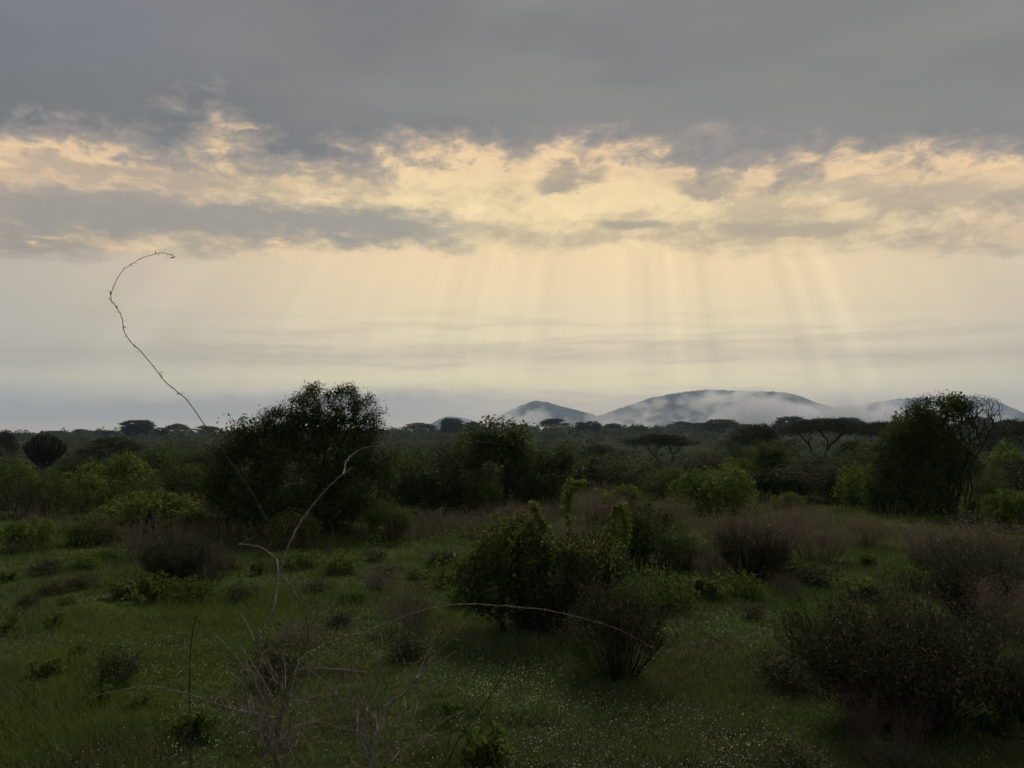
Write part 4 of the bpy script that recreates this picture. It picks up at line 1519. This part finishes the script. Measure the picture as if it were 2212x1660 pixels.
TWIGGY = 'twiggy shrubs in the clearing'
for a in (
    ('shrub', 'darkbroom', 372, 1258, 1152, 150, 'dark twiggy shrub above the feathery green row'),
    ('shrub', 'twig', 452, 1256, 1158, 100, 'pale dry twigs at the side of the dark twiggy shrub'),
    ('herb', 'herb', 885, 1368, 1236, 136, 'tall grey stalky herb in the middle of the lawn'),
    ('herb', 'herb', 640, 1400, 1330, 120, 'greyish dry herb behind the forked thorn bush'),
    ('herb', 'herb', 820, 1275, 1215, 110, 'faint grey herb between the lawn and the small arched bush'),
    ('herb', 'dry', 1862, 1600, 1440, 120, 'pinkish dry stalks standing in front of the wide dark shrub'),
    ('herb', 'dry', 1962, 1606, 1462, 110, 'second clump of dry stalks in front of the wide dark shrub'),
    ('herb', 'herb', 1930, 1656, 1580, 130, 'pale dry herb at the bottom edge under the wide dark shrub'),
    ('shrub', 'darkbroom', 2110, 1342, 1180, 200, 'tall dark twiggy shrub at the right border behind the wide dark one'),
    ('shrub', 'dry', 2160, 1380, 1240, 130, 'reddish twiggy shrub crowding the right border'),
    ('herb', 'herb', 1270, 1330, 1250, 80, 'pinkish seed stalks against the dark heart of the vine-covered bush'),
    ('shrub', 'darkbroom', 2190, 1560, 1400, 120, 'dark stems at the right border beside the wide dark shrub'),
):
    plant(a[0], a[1], a[2], a[3], a[4], a[5], a[6], a[0], TWIGGY)

# ------------------------------------------------------------------ the belt of bushes behind the clearing
GREEN = 'bright green vine-hung bushes behind the clearing'
for a in (
    ('vine', 18, 1100, 1004, 120, 'vine-hung bush at the left border behind the thin-trunked tree', 0),
    ('olive', 96, 1118, 1018, 120, 'dull bush between the two bright ones at the left border', 1),
    ('vine', 172, 1108, 1022, 120, 'vine-hung bush below the candelabra tree', 2),
    ('vine', 250, 1066, 980, 130, 'highest bright bush under the dark spreading acacia', 0),
    ('olive', 262, 1118, 1030, 150, 'dull middle bush below the highest bright one', 1),
    ('vine', 335, 1156, 1062, 200, 'wide bright mound left of the large dark tree', 2),
    ('vine', 258, 1150, 1076, 110, 'lower bright mound beside the wide one', 0),
    ('vine', 1020, 1108, 1026, 126, 'rounded bright mound right of the large dark tree', 0),
    ('vine', 1545, 1110, 1008, 180, 'widest bright mound behind the red-topped bushes', 1),
    ('vine', 1600, 1075, 990, 120, 'bright bush behind the widest mound', 2),
    ('vine', 1875, 1098, 1000, 150, 'bright mound leaning against the vine-smothered tree', 1),
    ('vine', 2190, 1056, 958, 90, 'bright bush at the right border beyond the vine-smothered tree', 0),
    ('vine', 2180, 1142, 1060, 120, 'lower bright bush at the right border', 2),
    ('vine', 1168, 1092, 1040, 110, 'pale flat bush behind the upright climbing shoots', 2),
    ('vine', 1702, 1100, 1064, 66, 'small pale bush below the narrow leafy tree', 0),
    ('vine', 2130, 1130, 1075, 70, 'small bright bush at the foot of the vine-smothered tree', 1),
    ('vine', 1330, 1105, 1050, 110, 'dim vine bush beyond the pinkish dry grass', 0),
    ('vine', 60, 1190, 1120, 120, 'leafy mound in front of the thin-trunked tree', 1),
    ('olive', 190, 1180, 1112, 110, 'leafy mound in the middle of the left bush belt', 0),
):
    plant('bush', a[0], a[1], a[2], a[3], a[4], a[5], 'bush', GREEN, a[6])

DARK = 'dark bushes behind the clearing'
for a in (
    ('olive', 395, 1092, 976, 140, 'olive bush tucked behind the left flank of the large dark tree', 0),
    ('olive', 130, 1092, 1040, 120, 'dull bush between the vine-hung ones on the left', 1),
    ('olive', 865, 1110, 990, 110, 'olive bush behind the right flank of the large dark tree', 1),
    ('leafy', 942, 1112, 968, 160, 'broad dark bush right of the large dark tree', 0),
    ('leafy', 1005, 1095, 950, 110, 'dark bush joining the broad one to the tall leafy tree', 1),
    ('leafy', 1150, 1100, 985, 140, 'dark bush under the tall leafy tree', 2),
    ('leafy', 1395, 1242, 1088, 160, 'black bush right of the upright climbing shoots', 1),
    ('leafy', 1285, 1290, 1130, 150, 'dark bush behind the vine-covered bush', 2),
    ('olive', 1480, 1225, 1130, 120, 'greyish bush between the black one and the red-topped one', 0),
    ('leafy', 1690, 1080, 1000, 150, 'dark bush round the foot of the narrow leafy tree', 2),
    ('olive', 1440, 1080, 1010, 110, 'dull bush left of the widest bright mound', 1),
    ('leafy', 1820, 1085, 1010, 130, 'dark bush under the bare thorn tree', 0),
    ('olive', 2140, 1095, 1010, 90, 'dull bush between the vine-smothered tree and the right border', 0),
    ('scrub', 260, 1166, 1132, 56, 'small black bush at the back of the left lawn', 0),
    ('olive', 300, 1140, 1060, 120, 'dull bush behind the wide bright mound', 1),
    ('olive', 430, 1165, 1090, 110, 'dull bush at the left foot of the large dark tree', 0),
    ('olive', 840, 1165, 1080, 110, 'drooping bush at the right foot of the large dark tree', 1),
    ('leafy', 960, 1225, 1190, 90, 'dark low bush left of the vine-covered bush', 1),
):
    plant('bush', a[0], a[1], a[2], a[3], a[4], a[5], 'bush', DARK, a[6])

DRY = 'reddish dry bushes on the right'
for a in (
    ('dry', 1030, 1165, 1096, 120, 'pinkish dry bush left of the vine-covered bush', 0),
    ('dry', 1130, 1140, 1085, 120, 'pinkish dry bush behind the vine-covered bush', 1),
    ('dry', 1290, 1130, 1060, 130, 'pinkish dry bush behind the upright climbing shoots', 2),
    ('dry', 1430, 1135, 1070, 120, 'faint reddish bush in front of the widest bright mound', 0),
    ('dry', 1645, 1245, 1088, 190, 'red-topped dry bush with a black heart', 1),
    ('dry', 1770, 1215, 1098, 160, 'pinkish dry bush touching the red-topped one', 2),
    ('dry', 1722, 1160, 1080, 120, 'reddish bush behind the red-topped one', 0),
    ('dry', 1880, 1182, 1110, 110, 'dim reddish bush below the bright leaning mound', 1),
    ('dry', 2000, 1215, 1125, 130, 'dry bush between the dim reddish one and the broad brown one', 2),
    ('dry', 2085, 1238, 1112, 210, 'broad brown bush in front of the vine-smothered tree', 0),
    ('dry', 2170, 1240, 1130, 140, 'brown dry bush at the right border', 1),
    ('dry', 1240, 1195, 1120, 110, 'rusty bush half hidden by the vine-covered bush', 1),
    ('dry', 1560, 1180, 1110, 120, 'rusty bush between the black bush and the red-topped one', 2),
):
    plant('dry_bush', a[0], a[1], a[2], a[3], a[4], a[5], 'bush', DRY, a[6])
plant('bush', 'darkbroom', 1625, 1250, 1130, 150, 'black twiggy heart in front of the red-topped dry bush', 'bush', TWIGGY, 0)
plant('bush', 'darkbroom', 2075, 1275, 1165, 170, 'black twiggy bush in front of the broad brown one', 'bush', TWIGGY, 1)

HERB = 'grey stalky herbs behind the clearing'
for a in (
    ('herb', 100, 1165, 1096, 96, 'stalky herb beside the thin-trunked tree', 0),
    ('herb', 215, 1172, 1108, 110, 'stalky herb before the dull middle bush', 1),
    ('herb', 300, 1206, 1112, 100, 'tall stalky herb at the back of the left lawn', 0),
    ('herb', 395, 1190, 1120, 90, 'stalky herb between the wide bright mound and the large dark tree', 1),
    ('herb', 935, 1150, 1090, 110, 'stalky herb on the grass right of the large dark tree', 0),
    ('herb', 1070, 1185, 1110, 90, 'stalky herb above the vine-covered bush', 1),
    ('herb', 1690, 1290, 1230, 70, 'stalky herb under the red-topped bush', 0),
    ('herb', 1540, 1250, 1165, 90, 'grey stalks before the rusty bush', 1),
):
    plant('herb', a[0], a[1], a[2], a[3], a[4], a[5], 'herb', HERB, a[6])

# ------------------------------------------------------------------ trees of the middle distance
MID = 'trees of the middle distance'
plant('tree', 'tuft', 1075, 1100, 905, 175, 'tall leafy tree right of the broad dark bush', 'tree', MID, 0)
plant('tree', 'tuft', 1200, 1095, 958, 100, 'leafy tree with a one-sided crown beside the tall leafy one', 'tree', MID, 1)
plant('tree', 'tuft', 1667, 1075, 953, 74, 'narrow leafy tree among the dark bushes', 'tree', MID, 0)
plant('tree', 'bare', 18, 1166, 1012, 110, 'small dark tree with a thin bare trunk at the left border', 'tree', MID, 0)
plant('tree', 'bare', 1782, 1088, 985, 190, 'bare twisted thorn tree behind the red bushes', 'tree', MID, 1)
plant('tree', 'bare', 1500, 0, 975, 150, 'thin bare tree in front of the flat-topped acacia', 'tree', MID, 0, D=44)
plant('tree', 'bare', 2140, 0, 985, 130, 'leafless bush-like tree behind the vine-smothered one', 'tree', MID, 1, D=36)
plant('tree', 'bare', 985, 0, 930, 120, 'thin dark tree behind the broad dark bush', 'tree', MID, 0, D=40)
AC = 'acacias with spreading crowns'
plant('acacia_tree', 'flat', 1425, 0, 938, 135, 'flat-topped acacia standing alone on the slope', 'tree', AC, 0, D=70)
plant('acacia_tree', 'dome', 1632, 0, 919, 140, 'low domed acacia left of the tallest umbrella acacia', 'tree', AC, 0, D=66)
plant('acacia_tree', 'flat', 1782, 0, 905, 180, 'tallest umbrella acacia with a wide dark top', 'tree', AC, 1, D=72)
plant('acacia_tree', 'flat', 1902, 0, 912, 105, 'umbrella acacia just left of the vine-smothered tree', 'tree', AC, 2, D=88)
plant('acacia_tree', 'dome', 2196, 0, 908, 170, 'umbrella acacia at the right border', 'tree', AC, 1, D=62)
plant('acacia_tree', 'dome', 246, 0, 945, 150, 'dark spreading acacia beside the candelabra tree', 'tree', AC, 1, D=58)
plant('acacia_tree', 'dome', 1845, 0, 955, 90, 'small acacia below the umbrella acacias', 'tree', AC, 0, D=60)
plant('acacia_tree', 'dome', 1290, 0, 962, 130, 'dim acacia on the slope right of the leafy trees', 'tree', AC, 1, D=75)
plant('acacia_tree', 'dome', 3, 0, 932, 70, 'dark tree on the slope at the left border', 'tree', AC, 0, D=95)
plant('candelabra_tree', 'candelabra', 98, 0, 936, 72, 'candelabra tree with a round bowl of upright arms', 'tree', None, 0, D=62)

BELT = 'bushes filling the dip below the slope'
for a in (
    ('olive', 20, 990, 90, 'rounded bush under the candelabra tree at the left border', 0, 44),
    ('leafy', 165, 985, 110, 'dark rounded bush right of the candelabra tree trunk', 1, 46),
    ('olive', 330, 962, 130, 'rounded bush right of the dark spreading acacia', 1, 48),
    ('leafy', 420, 958, 110, 'dark rounded bush behind the olive one by the large dark tree', 2, 50),
    ('olive', 880, 962, 110, 'rounded bush in the gap right of the large dark tree', 0, 50),
    ('olive', 1130, 950, 120, 'rounded bush behind the tall leafy tree', 1, 48),
    ('leafy', 1255, 985, 130, 'dark rounded bush under the dim acacia', 0, 40),
    ('olive', 1345, 978, 130, 'olive bush left below the flat-topped acacia', 0, 42),
    ('leafy', 1415, 1000, 120, 'dark bush right below the flat-topped acacia', 2, 38),
    ('olive', 1520, 972, 120, 'olive bush between the flat-topped and the domed acacia', 1, 46),
    ('leafy', 1590, 962, 110, 'dark bush at the foot of the low domed acacia', 1, 48),
    ('olive', 1725, 968, 120, 'olive bush left below the tallest umbrella acacia', 0, 46),
    ('leafy', 1800, 975, 120, 'dark bush at the foot of the tallest umbrella acacia', 2, 44),
    ('olive', 1875, 960, 100, 'olive bush between the umbrella acacias and the vine-smothered tree', 1, 48),
    ('olive', 2200, 985, 90, 'olive bush under the umbrella acacia at the right border', 0, 40),
):
    plant('bush', a[0], a[1], 0, a[2], a[3], a[4], 'bush', BELT, a[5], D=a[6])

# ------------------------------------------------------------------ trees standing out on the ridge
RIDGE = 'trees along the ridge line'
for a in (
    ('ridge', 48, 938, 42, 'low tree on the ridge left of the candelabra tree', 1, 520),
    ('ridgeflat', 118, 931, 66, 'flat tree on the ridge just above the candelabra tree', 0, 520),
    ('ridge', 178, 928, 44, 'tree on the ridge between candelabra tree and the big round one', 2, 560),
    ('ridge', 222, 930, 46, 'small tree on the ridge before the big round one', 1, 560),
    ('ridge', 297, 909, 72, 'big round dark tree on the ridge, tallest on the left', 0, 430),
    ('ridge', 346, 925, 34, 'small tree joined to the big round one on the ridge', 2, 440),
    ('ridgeflat', 382, 916, 54, 'domed tree on the ridge touched by the thorny whip', 1, 460),
    ('ridgeflat', 445, 921, 56, 'wide low tree on the ridge left of the large dark tree', 0, 480),
    ('ridgeflat', 905, 914, 76, 'spreading tree on the ridge right of the large dark tree', 1, 470),
    ('ridge', 975, 905, 50, 'round tree on the ridge below the faint low hill', 0, 460),
    ('ridge', 1018, 913, 44, 'smaller tree joined to the round one below the faint hill', 1, 470),
    ('ridge', 1130, 918, 46, 'low tree on the ridge below the slope of the pointed hill', 2, 540),
    ('ridgeflat', 1196, 905, 62, 'layered tree on the ridge below the pointed hill', 0, 430),
    ('ridge', 1255, 913, 30, 'smaller of the twin trees below the gap between the hills', 1, 480),
    ('ridge', 1282, 911, 36, 'larger of the twin trees below the gap between the hills', 2, 480),
    ('ridgeflat', 1326, 915, 44, 'flat tree on the ridge right of the twin trees', 1, 480),
    ('ridge', 1378, 921, 36, 'small dark tree under the start of the broad hill', 0, 520),
    ('ridge', 1420, 923, 24, 'tiny tree on the ridge above the flat-topped acacia', 2, 600),
    ('ridgeflat', 1473, 911, 52, 'flat tree on the ridge below the misty hillside', 0, 500),
    ('ridge', 1512, 914, 32, 'narrow tree between the flat and the dense one on the ridge', 1, 500),
    ('ridge', 1556, 907, 72, 'dense wide tree on the ridge below the hill top', 0, 430),
    ('ridge', 1610, 917, 34, 'small tree right of the dense wide one on the ridge', 2, 560),
    ('ridge', 1712, 901, 66, 'tall tree on the ridge before the tallest umbrella acacia', 1, 400),
    ('ridgeflat', 1760, 908, 50, 'tree on the ridge hidden behind the tallest umbrella acacia', 1, 420),
    ('ridge', 1832, 903, 56, 'round tree on the ridge right of the tallest umbrella acacia', 0, 410),
    ('ridge', 1955, 910, 60, 'tree on the ridge at the shoulder of the vine-smothered tree', 2, 400),
    ('ridgeflat', 2112, 901, 66, 'tree on the ridge seen through the bare branches', 1, 400),
    ('ridge', 2175, 908, 46, 'low tree on the ridge near the right border', 2, 420),
):
    plant('tree', a[0], a[1], 0, a[2], a[3], a[4], 'tree', RIDGE, a[5], D=a[6])


# ------------------------------------------------------------------ thorn bushes close to the camera
def limb_path(pts, dist, r0, r1, rng, drift=0.25, n=None):
    pts3 = []
    ph = rng.random() * 6
    for i, (px, py) in enumerate(pts):
        pts3.append(at(px, py, dist + drift * math.sin(ph + i * 0.55)))
    P = smooth_path(np.array(pts3), n or max(8, len(pts) * 6))
    kink = np.zeros_like(P)
    kink[2:-2:4] = rng.normal(size=kink[2:-2:4].shape) * 0.0035
    P += kink * np.clip(np.minimum(np.arange(len(P)), np.arange(len(P))[::-1]) / 6.0, 0, 1)[:, None]
    return P, np.linspace(r0, r1, len(P)) * (1 + 0.10 * np.sin(np.arange(len(P)) * 2.1))


THORN = None


def thorn_mesh():
    a = np.linspace(0, 2 * math.pi, 4, endpoint=False)
    V = [(math.cos(t) * 0.14, math.sin(t) * 0.14, 0) for t in a] + [(math.cos(t) * 0.07 + 0.04, math.sin(t) * 0.07, 0.55) for t in a] + [(0.16, 0, 1.0)]
    Q = [(i, (i + 1) % 4, 4 + (i + 1) % 4, 4 + i) for i in range(4)]
    T = [(4 + i, 4 + (i + 1) % 4, 8) for i in range(4)]
    return mesh('thorn', V, Q, T, [M['bark_pale']])


def thorn_plant(name, base, dist, limbs, label, mat, seed, thorny=(), spur=0.03, shoots=0):
    rng = np.random.default_rng(seed)
    for k in range(shoots):
        x0, y0 = base[0] + rng.normal() * 34, 1655 - 110 * rng.random()
        dx, up = rng.normal() * 70, 60 + 190 * rng.random() ** 1.4
        limbs.append(([(x0, y0), (x0 + dx * 0.35 + rng.normal() * 6, y0 - up * 0.45), (x0 + dx * 0.8 + rng.normal() * 8, y0 - up * 0.85), (x0 + dx * 1.2, y0 - up)], 0.0060, 0.0022))
    root = bpy.data.objects.new(name, None)
    COL.objects.link(root)
    b = at(base[0], base[1], dist)
    z0 = float(terr(b.x, b.y))
    root.location = (b.x, b.y, z0)
    tag(root, label, 'bush', 'leafless thorn bushes near the camera')
    off = np.array([b.x, b.y, z0])
    for i, (pts, r0, r1) in enumerate(limbs):
        P, R = limb_path(pts, dist, max(r0 * 0.85, r1), r1 * 0.85, rng)
        P -= off
        parts = [tube(P, R, 6)]
        # spurs and short side twigs
        for k in range(int(len(P) * 0.5)):
            j = rng.integers(1, len(P) - 1)
            d = unit(rng.normal(size=3) + 0.8 * unit(P[j] - P[j - 1]))
            L = spur * (0.5 + rng.random() * 1.2) * (4 if rng.random() < 0.10 and i not in thorny else 1)
            parts.append(tube(np.array([P[j], P[j] + d * L * 0.5 + rng.normal(size=3) * L * 0.06, P[j] + d * L]), np.array([R[j] * 0.45, R[j] * 0.35, 0.0007]), 3))
        v, q, t = join(parts)
        br = obj('branch', mesh('branch', v, q, t, [M['bark' if i in thorny else mat]], True), root)
        if i in thorny:
            for j in np.linspace(4, len(P) - 5, 16).astype(int):
                th = obj('thorn', THORN, br)
                th.location = P[j]
                dv = Vector(unit(np.cross(P[j + 1] - P[j], np.array([0, 1.0, 0])) * (1 if j % 2 else -1) + rng.normal(size=3) * 0.35))
                th.rotation_euler = dv.to_track_quat('Z', 'X').to_euler()
                s = 0.026 + 0.012 * rng.random()
                th.scale = (s, s, s)


THORN = thorn_mesh()
thorn_plant('thorn_bush', (596, 1662), 6.0, [
    # the long whip against the sky
    ([(596, 1662), (600, 1590), (612, 1500), (575, 1428), (553, 1388), (571, 1358), (591, 1311), (597, 1277), (600, 1227), (596, 1208), (571, 1187), (544, 1178), (514, 1176)], 0.014, 0.005),
    ([(518, 1176), (540, 1166), (562, 1153), (583, 1141), (566, 1104), (544, 1066), (512, 1020), (482, 974), (440, 915), (405, 866), (385, 848), (352, 820), (340, 803), (303, 758), (285, 742), (268, 716), (264, 690), (254, 668), (242, 652), (240, 640), (244, 622), (254, 602), (268, 582), (290, 567), (312, 556), (347, 547), (362, 549), (374, 553), (376, 556), (370, 557)], 0.0050, 0.0020),
    # the thick arc over the large tree
    ([(598, 1640), (606, 1560), (625, 1500), (645, 1440), (657, 1402), (664, 1382), (665, 1355), (655, 1318), (632, 1274), (608, 1237), (613, 1208), (630, 1164), (650, 1127), (677, 1090), (700, 1063), (727, 1036), (761, 1010)], 0.011, 0.0062),
    ([(740, 1025), (744, 1018), (747, 1000), (761, 983), (784, 969), (818, 963), (852, 959), (919, 958), (986, 953), (1087, 959)], 0.007, 0.0012),
    # the long arc over the middle of the lawn
    ([(590, 1650), (603, 1560), (623, 1520), (633, 1476), (650, 1426), (690, 1399), (751, 1375), (784, 1369), (818, 1355), (868, 1335), (919, 1318), (969, 1308), (1019, 1305), (1087, 1310), (1154, 1315), (1196, 1321), (1266, 1338), (1336, 1360), (1388, 1387), (1437, 1419)], 0.010, 0.0018),
    ([(598, 1552), (554, 1546), (487, 1528), (420, 1504), (370, 1492), (316, 1484), (235, 1496), (181, 1514)], 0.009, 0.003),
    ([(657, 1402), (663, 1375), (680, 1338), (710, 1318), (737, 1274), (751, 1241)], 0.009, 0.003),
    ([(684, 1338), (700, 1311), (707, 1281), (709, 1251)], 0.006, 0.002),
    ([(680, 1335), (650, 1281), (626, 1241)], 0.005, 0.002),
    ([(648, 1452), (657, 1446), (700, 1445), (751, 1448), (794, 1454)], 0.009, 0.004),
    ([(600, 1479), (573, 1436), (549, 1385), (536, 1352), (516, 1321)], 0.007, 0.002),
    ([(583, 1560), (573, 1523), (559, 1473), (552, 1450)], 0.007, 0.003),
    ([(598, 1575), (596, 1543), (579, 1506), (570, 1480)], 0.008, 0.003),
    ([(626, 1513), (650, 1514), (680, 1518), (693, 1506)], 0.006, 0.003),
    ([(616, 1490), (616, 1446), (610, 1409)], 0.007, 0.003),
    ([(690, 1400), (684, 1399), (673, 1372)], 0.006, 0.003),
    ([(546, 1480), (540, 1450), (531, 1426)], 0.006, 0.003),
    ([(590, 1600), (560, 1580), (530, 1545), (520, 1525)], 0.007, 0.002),
    ([(600, 1600), (640, 1570), (690, 1560), (740, 1575), (800, 1580)], 0.007, 0.002),
    ([(600, 1620), (635, 1560), (640, 1500), (670, 1450), (680, 1420)], 0.007, 0.002),
], 'pale forked thorn bush with one long thorny whip curling into the sky', 'bark_pale', 51, thorny=(1,), shoots=44)
thorn_plant('thorn_bush', (800, 1668), 5.8, [
    ([(800, 1668), (812, 1594), (825, 1556), (848, 1517), (875, 1497), (902, 1464), (937, 1423), (984, 1369), (1030, 1318)], 0.013, 0.003),
    ([(822, 1540), (825, 1528), (848, 1520), (892, 1480), (919, 1453), (952, 1429), (986, 1406)], 0.008, 0.003),
    ([(900, 1466), (905, 1456), (922, 1412), (946, 1359), (964, 1321)], 0.006, 0.002),
    ([(884, 1482), (885, 1476), (892, 1436)], 0.004, 0.002),
    ([(868, 1545), (878, 1533), (902, 1510), (932, 1473)], 0.005, 0.002),
    ([(865, 1668), (868, 1594), (877, 1533), (873, 1503)], 0.007, 0.003),
    ([(815, 1580), (811, 1550), (788, 1530), (771, 1493), (757, 1449)], 0.006, 0.002),
    ([(780, 1668), (751, 1627), (737, 1567), (724, 1520), (707, 1473), (694, 1419)], 0.006, 0.003),
], 'leaning thorn bush of straight pale twigs right of the forked one', 'bark_pale', 52, shoots=26)
thorn_plant('thorn_bush', (412, 1668), 5.8, [
    ([(412, 1668), (412, 1587), (410, 1529), (410, 1469), (412, 1402), (417, 1365), (422, 1335), (430, 1328)], 0.0065, 0.003),
    ([(420, 1340), (424, 1332), (418, 1327)], 0.003, 0.001),
], 'single black upright stick with short spurs on the left', 'bark_black', 53)
thorn_plant('thorn_bush', (958, 1668), 5.7, [
    ([(958, 1668), (992, 1594), (1019, 1557), (1053, 1513), (1080, 1469), (1107, 1412), (1120, 1372)], 0.006, 0.002),
    ([(958, 1660), (969, 1604), (979, 1554), (988, 1510), (986, 1490), (959, 1476)], 0.004, 0.002),
], 'pair of thin dark whips rising from the bottom edge in the middle', 'bark_black', 54)
